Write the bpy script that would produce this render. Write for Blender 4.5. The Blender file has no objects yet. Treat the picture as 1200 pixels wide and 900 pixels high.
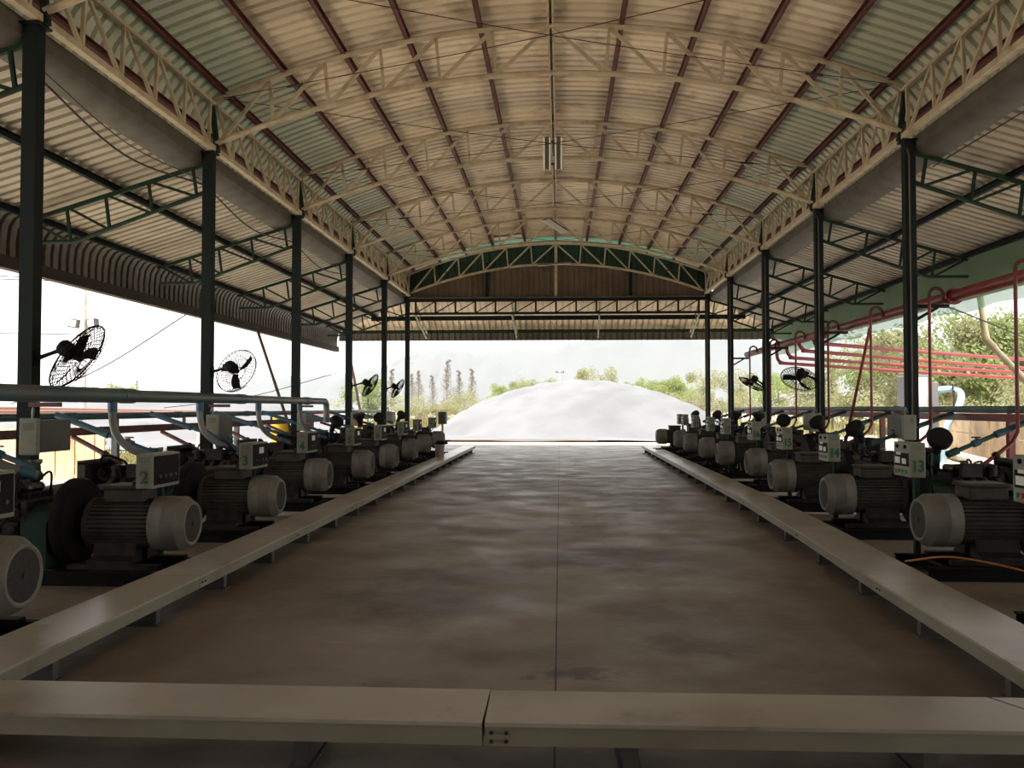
import bpy, math, random
from mathutils import Vector, Matrix
R = random.Random(7)
sc = bpy.context.scene
COL = sc.collection
PI = math.pi
ORD = ['first', 'second', 'third', 'fourth', 'fifth', 'sixth', 'seventh', 'eighth', 'ninth', 'tenth', 'eleventh', 'twelfth',
       'thirteenth', 'fourteenth', 'fifteenth', 'sixteenth', 'seventeenth', 'eighteenth', 'nineteenth', 'twentieth']

# ------------------------------------------------------------------ materials
def mat(name, c, rough=.6, metal=0., c2=None, scale=3., lo=.4, hi=.65, detail=4., bump=0., bscale=20., c3=None, scale3=.7, lo3=.5, hi3=.7,
        spec=.5, trans=None):
    m = bpy.data.materials.new(name); m.use_nodes = True
    nt = m.node_tree; N = nt.nodes; L = nt.links
    b = N['Principled BSDF']
    b.inputs['Base Color'].default_value = (*c, 1); b.inputs['Roughness'].default_value = rough
    b.inputs['Metallic'].default_value = metal; b.inputs['Specular IOR Level'].default_value = spec
    tc = N.new('ShaderNodeTexCoord')
    cur = None
    def layer(prev, col2, sc_, lo_, hi_):
        n = N.new('ShaderNodeTexNoise'); n.inputs['Scale'].default_value = sc_; n.inputs['Detail'].default_value = detail
        L.new(tc.outputs['Object'], n.inputs['Vector'])
        r = N.new('ShaderNodeMapRange'); r.inputs[1].default_value = lo_; r.inputs[2].default_value = hi_
        L.new(n.outputs['Fac'], r.inputs[0])
        x = N.new('ShaderNodeMix'); x.data_type = 'RGBA'
        L.new(r.outputs[0], x.inputs[0])
        if prev is None: x.inputs[6].default_value = (*c, 1)
        else: L.new(prev, x.inputs[6])
        x.inputs[7].default_value = (*col2, 1)
        return x.outputs[2]
    if c2: cur = layer(cur, c2, scale, lo, hi)
    if c3: cur = layer(cur, c3, scale3, lo3, hi3)
    if cur is not None: L.new(cur, b.inputs['Base Color'])
    if bump:
        n = N.new('ShaderNodeTexNoise'); n.inputs['Scale'].default_value = bscale; n.inputs['Detail'].default_value = 5
        L.new(tc.outputs['Object'], n.inputs['Vector'])
        u = N.new('ShaderNodeBump'); u.inputs['Strength'].default_value = bump; u.inputs['Distance'].default_value = .02
        L.new(n.outputs['Fac'], u.inputs['Height']); L.new(u.outputs[0], b.inputs['Normal'])
    if trans:      # light passing through a thin sheet: (amount, colour)
        t = N.new('ShaderNodeBsdfTranslucent'); t.inputs['Color'].default_value = (*trans[1], 1)
        x = N.new('ShaderNodeMixShader'); x.inputs[0].default_value = trans[0]
        L.new(b.outputs[0], x.inputs[1]); L.new(t.outputs[0], x.inputs[2])
        out = N['Material Output']; L.new(x.outputs[0], out.inputs['Surface'])
        if len(trans) > 2:
            tp = N.new('ShaderNodeBsdfTransparent'); y = N.new('ShaderNodeMixShader'); y.inputs[0].default_value = trans[2]
            L.new(x.outputs[0], y.inputs[1]); L.new(tp.outputs[0], y.inputs[2]); L.new(y.outputs[0], out.inputs['Surface'])
    return m

M = {}
M['cream'] = mat('cream_paint', (.56, .46, .33), .55, c2=(.36, .27, .175), scale=4, lo=.45, hi=.75)
M['redp'] = mat('red_primer', (.15, .04, .034), .6, c2=(.08, .026, .022), scale=3)
M['red'] = mat('red_paint', (.20, .018, .018), .45, c2=(.12, .014, .013), scale=2.5)
M['pink'] = mat('bright_red_pipe', (.30, .02, .04), .5, c2=(.24, .03, .04), scale=2)
M['faded'] = mat('faded_red_pipe', (.40, .2, .17), .7, c2=(.35, .22, .19))
M['rust'] = mat('rusty_steel', (.07, .03, .018), .8, c2=(.035, .018, .012), scale=7)
M['coldark'] = mat('dark_green_steel', (.009, .015, .017), .75, c2=(.014, .012, .011), scale=3, lo=.5, hi=.8, spec=.2)
M['green'] = mat('green_steel', (.018, .045, .03), .75, spec=.15, c2=(.022, .032, .023), scale=4)
M['greenlt'] = mat('pale_green_steel', (.3, .35, .24), .55, c2=(.2, .22, .15), scale=4)
M['galv'] = mat('galvanised_steel', (.11, .098, .083), .6, .1, c2=(.075, .063, .05), scale=3)
M['darktrim'] = mat('dark_trim', (.018, .012, .01), .8, c2=(.035, .018, .013), scale=3)
M['black'] = mat('black_steel', (.007, .007, .007), .7, spec=.15, c2=(.014, .012, .011), scale=6)
M['iron'] = mat('oily_cast_iron', (.016, .015, .014), .6, .0, spec=.22, c2=(.035, .027, .021), scale=9, c3=(.007, .006, .006), scale3=4)
M['rubber'] = mat('black_rubber', (.009, .0085, .008), .75, spec=.25)
M['motor'] = mat('motor_paint', (.056, .048, .039), .7, spec=.25, c2=(.030, .025, .019), scale=6, lo=.4, hi=.7)
M['cowl'] = mat('dusty_cowl_paint', (.165, .155, .128), .6, c2=(.11, .098, .078), scale=5, lo=.45, hi=.75)
M['grille'] = mat('brown_grille', (.04, .03, .025), .8, c2=(.014, .011, .01), scale=160, lo=.45, hi=.55, detail=0)
M['box'] = mat('control_box_paint', (.20, .205, .155), .55, c2=(.15, .145, .11), scale=4, lo=.5, hi=.8)
M['boxdk'] = mat('brown_box_face', (.012, .0105, .009), .85, spec=.2, c2=(.007, .006, .005), scale=5)
M['greybox'] = mat('grey_box_paint', (.08, .074, .06), .6, c2=(.055, .05, .042), scale=4)
M['number'] = mat('green_number_paint', (.007, .095, .05), .6)
M['white'] = mat('white_label', (.7, .7, .66), .5)
M['btn_g'] = mat('green_button', (.02, .3, .1), .4)
M['btn_r'] = mat('red_button', (.45, .03, .02), .4)
M['steel'] = mat('dull_steel', (.14, .13, .115), .4, .6, c2=(.07, .06, .05), scale=8)
M['rackpipe'] = mat('rack_pipe_blue', (.13, .19, .21), .5, c2=(.09, .135, .155), scale=2)
M['teal'] = mat('teal_pipe', (.035, .10, .115), .45, c2=(.03, .065, .075), scale=5)
M['bluegrey'] = mat('blue_grey_pipe', (.075, .115, .125), .45, c2=(.115, .115, .095), scale=1.6, lo=.45, hi=.7)
M['greyhose'] = mat('grey_pvc', (.19, .21, .195), .45, c2=(.13, .135, .12), scale=4)
M['blue'] = mat('blue_pvc', (.035, .12, .18), .45, c2=(.035, .09, .13), scale=4)
M['bluelt'] = mat('pale_blue_pvc', (.35, .55, .66), .45, c2=(.3, .45, .55), scale=3)
M['yellowpvc'] = mat('aged_pvc', (.72, .6, .38), .5, c2=(.6, .48, .28), scale=3)
M['yellow'] = mat('yellow_plastic', (.65, .42, .03), .5)
M['orange'] = mat('orange_cord', (.5, .19, .04), .5)
M['tub'] = mat('cloudy_tub_plastic', (.62, .5, .45), .35, trans=(.3, (.7, .55, .5)))
M['tubred'] = mat('reddish_liquid', (.42, .17, .11), .4)
M['cable'] = mat('dark_cable', (.02, .018, .017), .7)
M['lamp'] = mat('fluorescent_tube', (.85, .85, .8), .3)
M['lampbody'] = mat('lamp_body', (.16, .14, .11), .5)
M['brown'] = mat('brown_wall_sheet', (.145, .105, .07), .6, c2=(.1, .07, .045), scale=1.5)
M['greensheet'] = mat('dark_green_sheet', (.018, .06, .04), .6, c2=(.012, .035, .026), scale=2)
M['concpost'] = mat('concrete_post', (.55, .52, .47), .8, c2=(.45, .42, .38), scale=4)
M['boards'] = mat('tan_concrete_boards', (.46, .34, .22), .85, c2=(.34, .23, .14), scale=1.2, c3=(.2, .13, .08), scale3=2.5, lo3=.55, hi3=.8)
M['board_l'] = mat('yellow_tan_boards', (.60, .46, .29), .85, c2=(.45, .33, .2), scale=1.2)
M['sheetwhite'] = mat('white_membrane', (.172, .177, .186), .7, c2=(.135, .14, .148), scale=.35, bump=.2, bscale=2)
M['trunk'] = mat('bark', (.2, .15, .11), .9)
M['net'] = mat('green_shade_net', (.23, .36, .24), .8, c2=(.28, .38, .26), scale=2, trans=(.35, (.16, .36, .25), .22))
M['skyl'] = mat('green_translucent_sheet', (.50, .50, .39), .5, c2=(.56, .49, .37), scale=.9, lo=.35, hi=.65, trans=(.012, (.28, .5, .38)))
M['skyl2'] = mat('clear_green_sheet', (.2, .42, .3), .5, c2=(.40, .42, .33), scale=.9, trans=(.09, (.3, .65, .5)))
M['hill'] = mat('forest_hill', (.04, .055, .045), .95, c2=(.055, .06, .05), scale=.02)
def leafmat(n, a, b):
    return mat(n, a, .7, c2=b, scale=.6, lo=.35, hi=.65, trans=(.5, tuple(min(1, 1.25 * q) for q in a)), spec=.1)
M['leaf_g'] = leafmat('green_leaves', (.23, .28, .115), (.30, .33, .16))
M['leaf_y'] = leafmat('yellow_green_leaves', (.25, .26, .14), (.30, .28, .17))
M['leaf_d'] = leafmat('dry_leaves', (.20, .17, .11), (.16, .155, .085))
M['leaf_c'] = leafmat('grey_green_needles', (.13, .125, .095), (.16, .155, .11))
M['drygrass'] = mat('dry_grass', (.26, .21, .10), .9, c2=(.19, .2, .07), scale=.4)

# corrugated roof sheet: tone changes from sheet to sheet plus old stains
def roofmat(name, base, stain, dark):
    m = mat(name, base, .5, c2=stain, scale=.55, lo=.42, hi=.75, c3=dark, scale3=1.7, lo3=.57, hi3=.78)
    nt = m.node_tree; N = nt.nodes; L = nt.links; b = N['Principled BSDF']
    src = b.inputs['Base Color'].links[0].from_socket
    tc = N.new('ShaderNodeTexCoord'); s = N.new('ShaderNodeSeparateXYZ'); L.new(tc.outputs['Object'], s.inputs[0])
    mu = N.new('ShaderNodeMath'); mu.operation = 'DIVIDE'; mu.inputs[1].default_value = .88; L.new(s.outputs['Y'], mu.inputs[0])
    fl = N.new('ShaderNodeMath'); fl.operation = 'FLOOR'; L.new(mu.outputs[0], fl.inputs[0])
    w = N.new('ShaderNodeTexWhiteNoise'); w.noise_dimensions = '1D'; L.new(fl.outputs[0], w.inputs['W'])
    mr = N.new('ShaderNodeMapRange'); mr.inputs[3].default_value = .8; mr.inputs[4].default_value = 1.12; L.new(w.outputs['Value'], mr.inputs[0])
    x = N.new('ShaderNodeMix'); x.data_type = 'RGBA'; x.blend_type = 'MULTIPLY'; x.inputs[0].default_value = 1
    cb = N.new('ShaderNodeCombineColor'); [L.new(mr.outputs[0], cb.inputs[i]) for i in range(3)]
    L.new(src, x.inputs[6]); L.new(cb.outputs[0], x.inputs[7]); L.new(x.outputs[2], b.inputs['Base Color'])
    return m
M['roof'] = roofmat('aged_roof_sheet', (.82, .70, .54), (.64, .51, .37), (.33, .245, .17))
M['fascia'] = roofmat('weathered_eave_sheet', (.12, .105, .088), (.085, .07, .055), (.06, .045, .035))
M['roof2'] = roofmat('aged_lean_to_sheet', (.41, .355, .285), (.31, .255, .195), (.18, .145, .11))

def floormat():
    m = mat('stained_concrete', (.235, .195, .16), .5, c2=(.15, .115, .09), scale=.9, lo=.42, hi=.60, c3=(.33, .29, .25), scale3=.6, lo3=.55, hi3=.72, detail=9, bump=.12, bscale=18)
    nt = m.node_tree; N = nt.nodes; L = nt.links; b = N['Principled BSDF']
    cur = b.inputs['Base Color'].links[0].from_socket
    tc = N.new('ShaderNodeTexCoord')
    n = N.new('ShaderNodeTexNoise'); n.inputs['Scale'].default_value = 1.3; n.inputs['Detail'].default_value = 6; n.inputs['Roughness'].default_value = .65
    L.new(tc.outputs['Object'], n.inputs['Vector'])
    nd = N.new('ShaderNodeVectorMath'); nd.operation = 'SUBTRACT'; L.new(n.outputs['Color'], nd.inputs[0]); nd.inputs[1].default_value = (.5, .5, .5)
    ns = N.new('ShaderNodeVectorMath'); ns.operation = 'SCALE'; L.new(nd.outputs[0], ns.inputs[0]); ns.inputs['Scale'].default_value = 1.6
    ad = N.new('ShaderNodeVectorMath'); ad.operation = 'ADD'; L.new(tc.outputs['Object'], ad.inputs[0]); L.new(ns.outputs[0], ad.inputs[1])
    def mask(cx, cy, rx, ry, soft, amt, col):
        nonlocal cur
        a = N.new('ShaderNodeVectorMath'); a.operation = 'SUBTRACT'; L.new(ad.outputs[0], a.inputs[0]); a.inputs[1].default_value = (cx, cy, 0)
        d = N.new('ShaderNodeVectorMath'); d.operation = 'MULTIPLY'; L.new(a.outputs[0], d.inputs[0]); d.inputs[1].default_value = (1 / rx, 1 / ry, 0)
        l = N.new('ShaderNodeVectorMath'); l.operation = 'LENGTH'; L.new(d.outputs[0], l.inputs[0])
        r = N.new('ShaderNodeMapRange'); r.inputs[1].default_value = 1 + soft; r.inputs[2].default_value = 1 - soft; r.inputs[4].default_value = amt; L.new(l.outputs['Value'], r.inputs[0])
        x = N.new('ShaderNodeMix'); x.data_type = 'RGBA'; L.new(r.outputs[0], x.inputs[0]); L.new(cur, x.inputs[6]); x.inputs[7].default_value = (*col, 1); cur = x.outputs[2]
    for q in STAINS: mask(*q)
    sp = N.new('ShaderNodeTexNoise'); sp.inputs['Scale'].default_value = 9; sp.inputs['Detail'].default_value = 3; L.new(tc.outputs['Object'], sp.inputs['Vector'])
    sr = N.new('ShaderNodeMapRange'); sr.inputs[1].default_value = .70; sr.inputs[2].default_value = .76; sr.inputs[4].default_value = .6; L.new(sp.outputs['Fac'], sr.inputs[0])
    x = N.new('ShaderNodeMix'); x.data_type = 'RGBA'; L.new(sr.outputs[0], x.inputs[0]); L.new(cur, x.inputs[6]); x.inputs[7].default_value = (.08, .065, .055, 1); cur = x.outputs[2]
    # sawn joint down the middle
    s = N.new('ShaderNodeSeparateXYZ'); L.new(tc.outputs['Object'], s.inputs[0])
    a = N.new('ShaderNodeMath'); a.operation = 'ADD'; a.inputs[1].default_value = -.105; L.new(s.outputs['X'], a.inputs[0])
    ab = N.new('ShaderNodeMath'); ab.operation = 'ABSOLUTE'; L.new(a.outputs[0], ab.inputs[0])
    lt = N.new('ShaderNodeMath'); lt.operation = 'LESS_THAN'; lt.inputs[1].default_value = .005; L.new(ab.outputs[0], lt.inputs[0])
    y = N.new('ShaderNodeMix'); y.data_type = 'RGBA'; L.new(lt.outputs[0], y.inputs[0]); L.new(cur, y.inputs[6]); y.inputs[7].default_value = (.02, .016, .014, 1)
    L.new(y.outputs[2], b.inputs['Base Color'])
    rr = N.new('ShaderNodeMapRange'); rr.inputs[1].default_value = .3; rr.inputs[2].default_value = .7; rr.inputs[3].default_value = .36; rr.inputs[4].default_value = .72; L.new(n.outputs['Fac'], rr.inputs[0]); L.new(rr.outputs[0], b.inputs['Roughness'])
    return m
DK, BR, LT_ = (.095, .078, .066), (.14, .10, .075), (.36, .32, .27)
STAINS = [(-1.0, 6.6, .75, .55, .35, .7, DK), (-.9, 7.6, .9, .35, .3, .6, DK), (.85, 8.5, .9, .7, .25, .75, DK), (.26, 4.75, .16, .10, .4, .8, (.07, .065, .07)), (1.0, 5.45, .30, .2, .4, .7, DK),
          (-.15, 12.3, .9, 1.3, .5, .6, LT_), (.3, 7.2, .6, .35, .6, .45, LT_), (-1.3, 5.6, .9, .35, .6, .35, LT_), (2.2, 5.6, .7, 2.0, .5, .6, BR), (-2.2, 6.5, .6, 3.0, .5, .55, BR), (1.4, 14, .8, 1.0, .4, .5, DK), (-1.2, 18, 1.0, 1.5, .4, .5, BR), (.8, 22, 1.2, 1.2, .5, .5, LT_)]
M['floor'] = floormat()
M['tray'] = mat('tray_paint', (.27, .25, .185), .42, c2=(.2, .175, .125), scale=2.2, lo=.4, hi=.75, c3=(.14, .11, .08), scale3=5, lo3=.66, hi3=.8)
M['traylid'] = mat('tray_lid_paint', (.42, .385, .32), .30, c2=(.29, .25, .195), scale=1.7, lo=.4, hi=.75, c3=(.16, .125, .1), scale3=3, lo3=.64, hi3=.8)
M['ground'] = mat('sandy_ground', (.74, .68, .58), .95, c2=(.66, .58, .47), scale=.25, c3=(.48, .48, .24), scale3=.16, lo3=.52, hi3=.66)

# ------------------------------------------------------------------ mesh builder
class MB:
    def __init__(s, sx=1): s.v = []; s.f = []; s.sx = sx
    def add(s, vs, fs):
        o = len(s.v); s.v += [tuple(p) for p in vs]; s.f += [tuple(i + o for i in f) for f in fs]; return s
    def box(s, x0, x1, y0, y1, z0, z1):
        return s.add([(x0, y0, z0), (x1, y0, z0), (x1, y1, z0), (x0, y1, z0), (x0, y0, z1), (x1, y0, z1), (x1, y1, z1), (x0, y1, z1)],
                     [(0, 3, 2, 1), (4, 5, 6, 7), (0, 1, 5, 4), (1, 2, 6, 5), (2, 3, 7, 6), (3, 0, 4, 7)])
    def bbox(s, x0, x1, y0, y1, z0, z1, b=.01):   # box with chamfered edges all round
        vs = []; X = (x0, x1); Y = (y0, y1); Z = (z0, z1)
        idx = {}
        for i in (0, 1):
            for j in (0, 1):
                for k in (0, 1):
                    dx, dy, dz = (b, -b)[i], (b, -b)[j], (b, -b)[k]
                    for a in range(3):
                        p = [X[i] + dx, Y[j] + dy, Z[k] + dz]; p[a] = (X[i], Y[j], Z[k])[a]
                        idx[i, j, k, a] = len(vs); vs.append(p)
        fs = []
        for a in range(3):
            o = [q for q in range(3) if q != a]
            for e in (0, 1):
                loop = []
                for (p, q) in ((0, 0), (1, 0), (1, 1), (0, 1)):
                    t = [0, 0, 0]; t[a] = e; t[o[0]] = p; t[o[1]] = q; loop.append(idx[(*t, a)])
                if (a == 1) == (e == 1): loop.reverse()
                if e == 0: loop.reverse()
                if a == 1 and False: pass
                fs.append(tuple(loop))
        for a in range(3):      # edge along axis a
            o = [q for q in range(3) if q != a]
            for p in (0, 1):
                for q in (0, 1):
                    t0 = [0, 0, 0]; t0[o[0]] = p; t0[o[1]] = q; t1 = list(t0); t1[a] = 1
                    fs.append((idx[(*t0, o[0])], idx[(*t1, o[0])], idx[(*t1, o[1])], idx[(*t0, o[1])]))
        for i in (0, 1):
            for j in (0, 1):
                for k in (0, 1): fs.append((idx[i, j, k, 0], idx[i, j, k, 1], idx[i, j, k, 2]))
        return s.add(vs, fs)
    def bar(s, p, q, w, h=None, up=(0, 0, 1)):
        p, q = Vector(p), Vector(q); h = h or w
        d = (q - p).normalized(); u = Vector(up)
        if abs(d.dot(u)) > .98: u = Vector((0, 1, 0))
        a = d.cross(u).normalized(); b = a.cross(d)
        vs = [c + a * (i * w / 2) + b * (j * h / 2) for c in (p, q) for (i, j) in ((-1, -1), (1, -1), (1, 1), (-1, 1))]
        return s.add(vs, [(0, 1, 2, 3), (7, 6, 5, 4), (0, 4, 5, 1), (1, 5, 6, 2), (2, 6, 7, 3), (3, 7, 4, 0)])
    def tube(s, pts, r, n=10, cap=True, closed=False):
        P = [Vector(p) for p in pts]; m = len(P); rs = r if isinstance(r, (list, tuple)) else [r] * m
        t0 = (P[1] - P[0]).normalized(); u = Vector((0, 0, 1)) if abs(t0.z) < .9 else Vector((1, 0, 0))
        a = t0.cross(u).normalized(); vs = []
        for i in range(m):
            if closed: t = (P[(i + 1) % m] - P[i - 1]).normalized()
            else: t = (P[min(i + 1, m - 1)] - P[max(i - 1, 0)]).normalized()
            a = (a - t * a.dot(t)).normalized(); b = t.cross(a)
            vs += [P[i] + (a * math.cos(2 * PI * k / n) + b * math.sin(2 * PI * k / n)) * rs[i] for k in range(n)]
        fs = []
        for i in range(m if closed else m - 1):
            j = (i + 1) % m
            fs += [(i * n + k, i * n + (k + 1) % n, j * n + (k + 1) % n, j * n + k) for k in range(n)]
        if cap and not closed: fs += [tuple(range(n - 1, -1, -1)), tuple(range((m - 1) * n, m * n))]
        return s.add(vs, fs)
    def lathe(s, prof, o, d, n=24):     # prof: (distance along d, radius)
        o = Vector(o); d = Vector(d).normalized(); u = Vector((0, 0, 1)) if abs(d.z) < .9 else Vector((1, 0, 0))
        a = d.cross(u).normalized(); b = d.cross(a); vs = []; fs = []
        for (t, r) in prof: vs += [o + d * t + (a * math.cos(2 * PI * k / n) + b * math.sin(2 * PI * k / n)) * max(r, 1e-4) for k in range(n)]
        for i in range(len(prof) - 1): fs += [(i * n + k, (i + 1) * n + k, (i + 1) * n + (k + 1) % n, i * n + (k + 1) % n) for k in range(n)]
        fs += [tuple(range(n)), tuple(range(len(prof) * n - 1, (len(prof) - 1) * n - 1, -1))]
        return s.add(vs, fs)
    def prism(s, poly, axis, a0, a1):   # poly in the two other axes
        def mk(p, a):
            q = list(p); q.insert(axis, a); return q
        n = len(poly); vs = [mk(p, a0) for p in poly] + [mk(p, a1) for p in poly]
        return s.add(vs, [tuple(range(n - 1, -1, -1)), tuple(range(n, 2 * n))] + [(i, (i + 1) % n, n + (i + 1) % n, n + i) for i in range(n)])
    def grid(s, rows):
        n = len(rows[0]); o = [p for r in rows for p in r]
        return s.add(o, [(i * n + j, i * n + j + 1, (i + 1) * n + j + 1, (i + 1) * n + j) for i in range(len(rows) - 1) for j in range(n - 1)])
    def mesh(s, name, m, off=(0, 0, 0), fixn=True):
        me = bpy.data.meshes.new(name); o = Vector(off)
        vs = [((p[0] * s.sx) - o.x, p[1] - o.y, p[2] - o.z) for p in s.v]
        me.from_pydata(vs, [], s.f); me.materials.append(m)
        if fixn:
            import bmesh
            b = bmesh.new(); b.from_mesh(me); bmesh.ops.recalc_face_normals(b, faces=b.faces); b.to_mesh(me); b.free()
        me.polygons.foreach_set('use_smooth', [True] * len(me.polygons)); me.set_sharp_from_angle(angle=math.radians(35))
        return me
def link(name, me, parent=None, loc=(0, 0, 0)):
    o = bpy.data.objects.new(name, me); COL.objects.link(o); o.location = loc
    if parent: o.parent = parent
    return o
def tag(o, label=None, cat=None, group=None, kind=None):
    if label: o['label'] = label
    if cat: o['category'] = cat
    if group: o['group'] = group
    if kind: o['kind'] = kind
    return o
def thing(name, label, cat, loc, group=None):
    o = bpy.data.objects.new(name, None); COL.objects.link(o); o.location = loc; o.empty_display_size = .1
    return tag(o, label, cat, group)
def part(root, name, mb, m, label=None):          # mb in world coordinates
    w = Vector(root.location); p = root.parent
    while p: w = w + p.location; p = p.parent
    o = link(name, mb.mesh(name, M[m], w), root)
    if label: o['label'] = label
    return o
def lpart(root, name, mb, m, label=None):         # mb in the thing's own coordinates
    o = link(name, mb.mesh(name, M[m]), root)
    if label: o['label'] = label
    return o
def single(name, mb, m, label, cat, loc, group=None, kind=None):
    o = link(name, mb.mesh(name, M[m] if isinstance(m, str) else m, loc), None, loc); return tag(o, label, cat, group, kind)
def struct(name, mb, m, fixn=True):
    o = link(name, mb.mesh(name, M[m], (0, 0, 0), fixn)); o['kind'] = 'structure'; return o
def arc(c, r, a0, a1, n, ax=0, ay=2):
    out = []
    for i in range(n + 1):
        a = a0 + (a1 - a0) * i / n; p = list(c); p[ax] += r * math.cos(a); p[ay] += r * math.sin(a); out.append(tuple(p))
    return out
def smoothpath(pts, n=6):                         # Catmull-Rom through the points
    P = [Vector(p) for p in pts]; P = [2 * P[0] - P[1]] + P + [2 * P[-1] - P[-2]]; out = []
    for i in range(1, len(P) - 2):
        for k in range(n):
            t = k / n; a, b, c, d = P[i - 1:i + 3]
            out.append(.5 * (2 * b + (c - a) * t + (2 * a - 5 * b + 4 * c - d) * t * t + (3 * b - a - 3 * c + d) * t ** 3))
    out.append(P[-2]); return out

# ------------------------------------------------------------------ camera (pixel frame 1200 x 900, focal length 1000 px)
CAM = Vector((.13, 0, 1.5)); YAW = math.atan(56 / 1000); PIT = math.atan(28 / math.hypot(1000, 56))
cd = bpy.data.cameras.new('camera'); cam = bpy.data.objects.new('camera', cd); COL.objects.link(cam)
cam.location = CAM; cam.rotation_euler = (PI / 2 + PIT, 0, YAW); cd.sensor_width = 36; cd.lens = 30; cd.clip_end = 3000
sc.camera = cam

YK = {k: 4.4 * k - .4 for k in range(-2, 7)}; YK[7] = 30.0
Y0, Y1 = -6.0, 30.35
W = 5.27
def zb(x): return 6.57 - .037 * x * x
def zt(x): return 7.30 - .0385 * x * x
RP = [(5.05, 6.44), (5.25, 6.27), (5.42, 6.05), (5.52, 5.82), (5.56, 5.56)]
def roofpts(): 
    xs = [i * .5 for i in range(0, 9)]
    h = [(x, 7.42 - .0385 * x * x) for x in xs] + [(4.13, 7.42 - .0385 * 4.13 ** 2)] + [(4.6, 6.605)] + RP
    return sorted(h)
PER = .23
def ribs(y0, y1):                                  # pans with narrow raised ribs along y: (y, lift)
    out = []; y = y0
    while y < y1 - 1e-6:
        out += [(y, 0), (y + .07, -.004), (y + .14, 0), (y + .146, .062), (y + .224, .062)]; y += PER
    out.append((min(y, y1), 0)); return out
def sheet(prof, y0, y1, s=1):                      # prof: (x, z); ribs lift along the profile's normal
    n = len(prof); rows = []
    nr = []
    for i in range(n):
        a = prof[max(i - 1, 0)]; b = prof[min(i + 1, n - 1)]; t = Vector((b[0] - a[0], 0, b[1] - a[1])).normalized()
        nr.append((-t.z, t.x))
    for (y, l) in ribs(y0, y1): rows.append([(s * (prof[i][0] + nr[i][0] * l), y, prof[i][1] + nr[i][1] * l) for i in range(n)])
    return MB().grid(rows)

# ------------------------------------------------------------------ the setting
g = MB(); g.box(-900, 900, -60, 1500, -.6, -.06); struct('ground', g, 'ground')
g = MB(); g.box(-6.4, 6.4, -6.1, 34.9, -.3, 0); struct('floor', g, 'floor')
rp = roofpts(); inner = [p for p in rp if p[0] <= 4.14]; outer = [p for p in rp if p[0] >= 4.12]
prof = [(-x, z) for x, z in reversed(inner)][:-1] + inner
struct('ceiling', sheet(prof, Y0, 29.35), 'roof', False)
for s, nm in ((-1, 'left'), (1, 'right')):
    struct('ceiling_skylight_' + nm, sheet(outer, Y0, 30.35, s), 'skyl', False)
struct('ceiling_skylight_far', sheet(prof, 29.35, 30.35), 'skyl2', False)
LT = lambda x: 5.37 - .30 * (x - 5.4)
lp = [(5.60, LT(5.60)), (6.6, LT(6.6)), (7.5, LT(7.5)), (8.25, LT(8.25))]
fas = [(8.25, LT(8.25)), (8.37, LT(8.37) - .02), (8.45, LT(8.45) - .12), (8.48, 4.1), (8.48, 3.75)]
for s, nm in ((-1, 'left'), (1, 'right')):
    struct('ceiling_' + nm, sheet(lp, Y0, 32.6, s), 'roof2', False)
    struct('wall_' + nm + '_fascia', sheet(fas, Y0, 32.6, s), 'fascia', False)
    g = MB(); g.box(*sorted((s * 8.40, s * 8.56)), Y0, 32.6, 3.66, 3.86) if s < 0 else g.box(8.46, 8.52, Y0, 32.6, 3.72, 3.78)
    struct('trim_' + nm, g, 'darktrim')
    g = MB(); g.prism([(s * 5.36, 5.50), (s * 5.36, 5.31), (s * 5.46, 5.23), (s * 5.74, 5.17), (s * 5.74, 5.25), (s * 5.725, 5.25), (s * 5.725, 5.19), (s * 5.47, 5.25), (s * 5.375, 5.32), (s * 5.375, 5.50)], 1, Y0, 30.2)
    o = link('eave_gutter', g.mesh('eave_gutter', M['galv'], (s * 5.5, 10, 5.3)), None, (s * 5.5, 10, 5.3))
    tag(o, 'grey box gutter under the %s eave, outside the column tops' % nm, 'gutter', 'eave gutters')
    # flashing that closes the roof edge above the gutter
# far lean-to roof
rows = []; rows2 = []
x = -8.45
while x < 8.45:
    for dx, l in ((0, 0), (.14, 0), (.148, .05), (.222, .05)):
        rows.append([(x + dx, 30.3, 5.40 + l), (x + dx, 31.4, 5.0 + l), (x + dx, 32.55, 4.56 + l), (x + dx, 32.68, 4.46 + l)]); rows2.append([(x + dx, 32.68, 4.46 + l), (x + dx, 32.72 + l, 4.30), (x + dx, 32.72 + l, 4.09)])
    x += PER
struct('ceiling_far', MB().grid(rows), 'roof', False); struct('wall_far_fascia', MB().grid(rows2), 'fascia', False)
# gable: brown ribbed sheet under the arch, dark green sheet between the chords
def gable(lof, hif, y, m, nm):
    rows = []; x = -5.53
    while x <= 5.53:
        for dx, l in ((0, 0), (.11, 0), (.125, .03), (.185, .03)):
            X = x + dx
            if X > 5.53: break
            a, b = lof(X), hif(X)
            if b > a + .01: rows.append([(X, y + l, a), (X, y + l, b)])
        x += .2
    struct(nm, MB().grid(rows), m, False)
gable(lambda x: 5.30, lambda x: max(zb(x) + .02, 5.45), 30.2, 'brown', 'wall_far')
gable(lambda x: max(5.3, zb(x) + .03), lambda x: 7.34 - .0385 * x * x, 30.24, 'greensheet', 'wall_far_gable')
# unseen back wall, set close behind the camera to dim the near end
g = MB(); g.box(-8.5, 8.5, Y0 - .1, Y0, 0, 7.45); struct('wall_back', g, 'brown')

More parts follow.
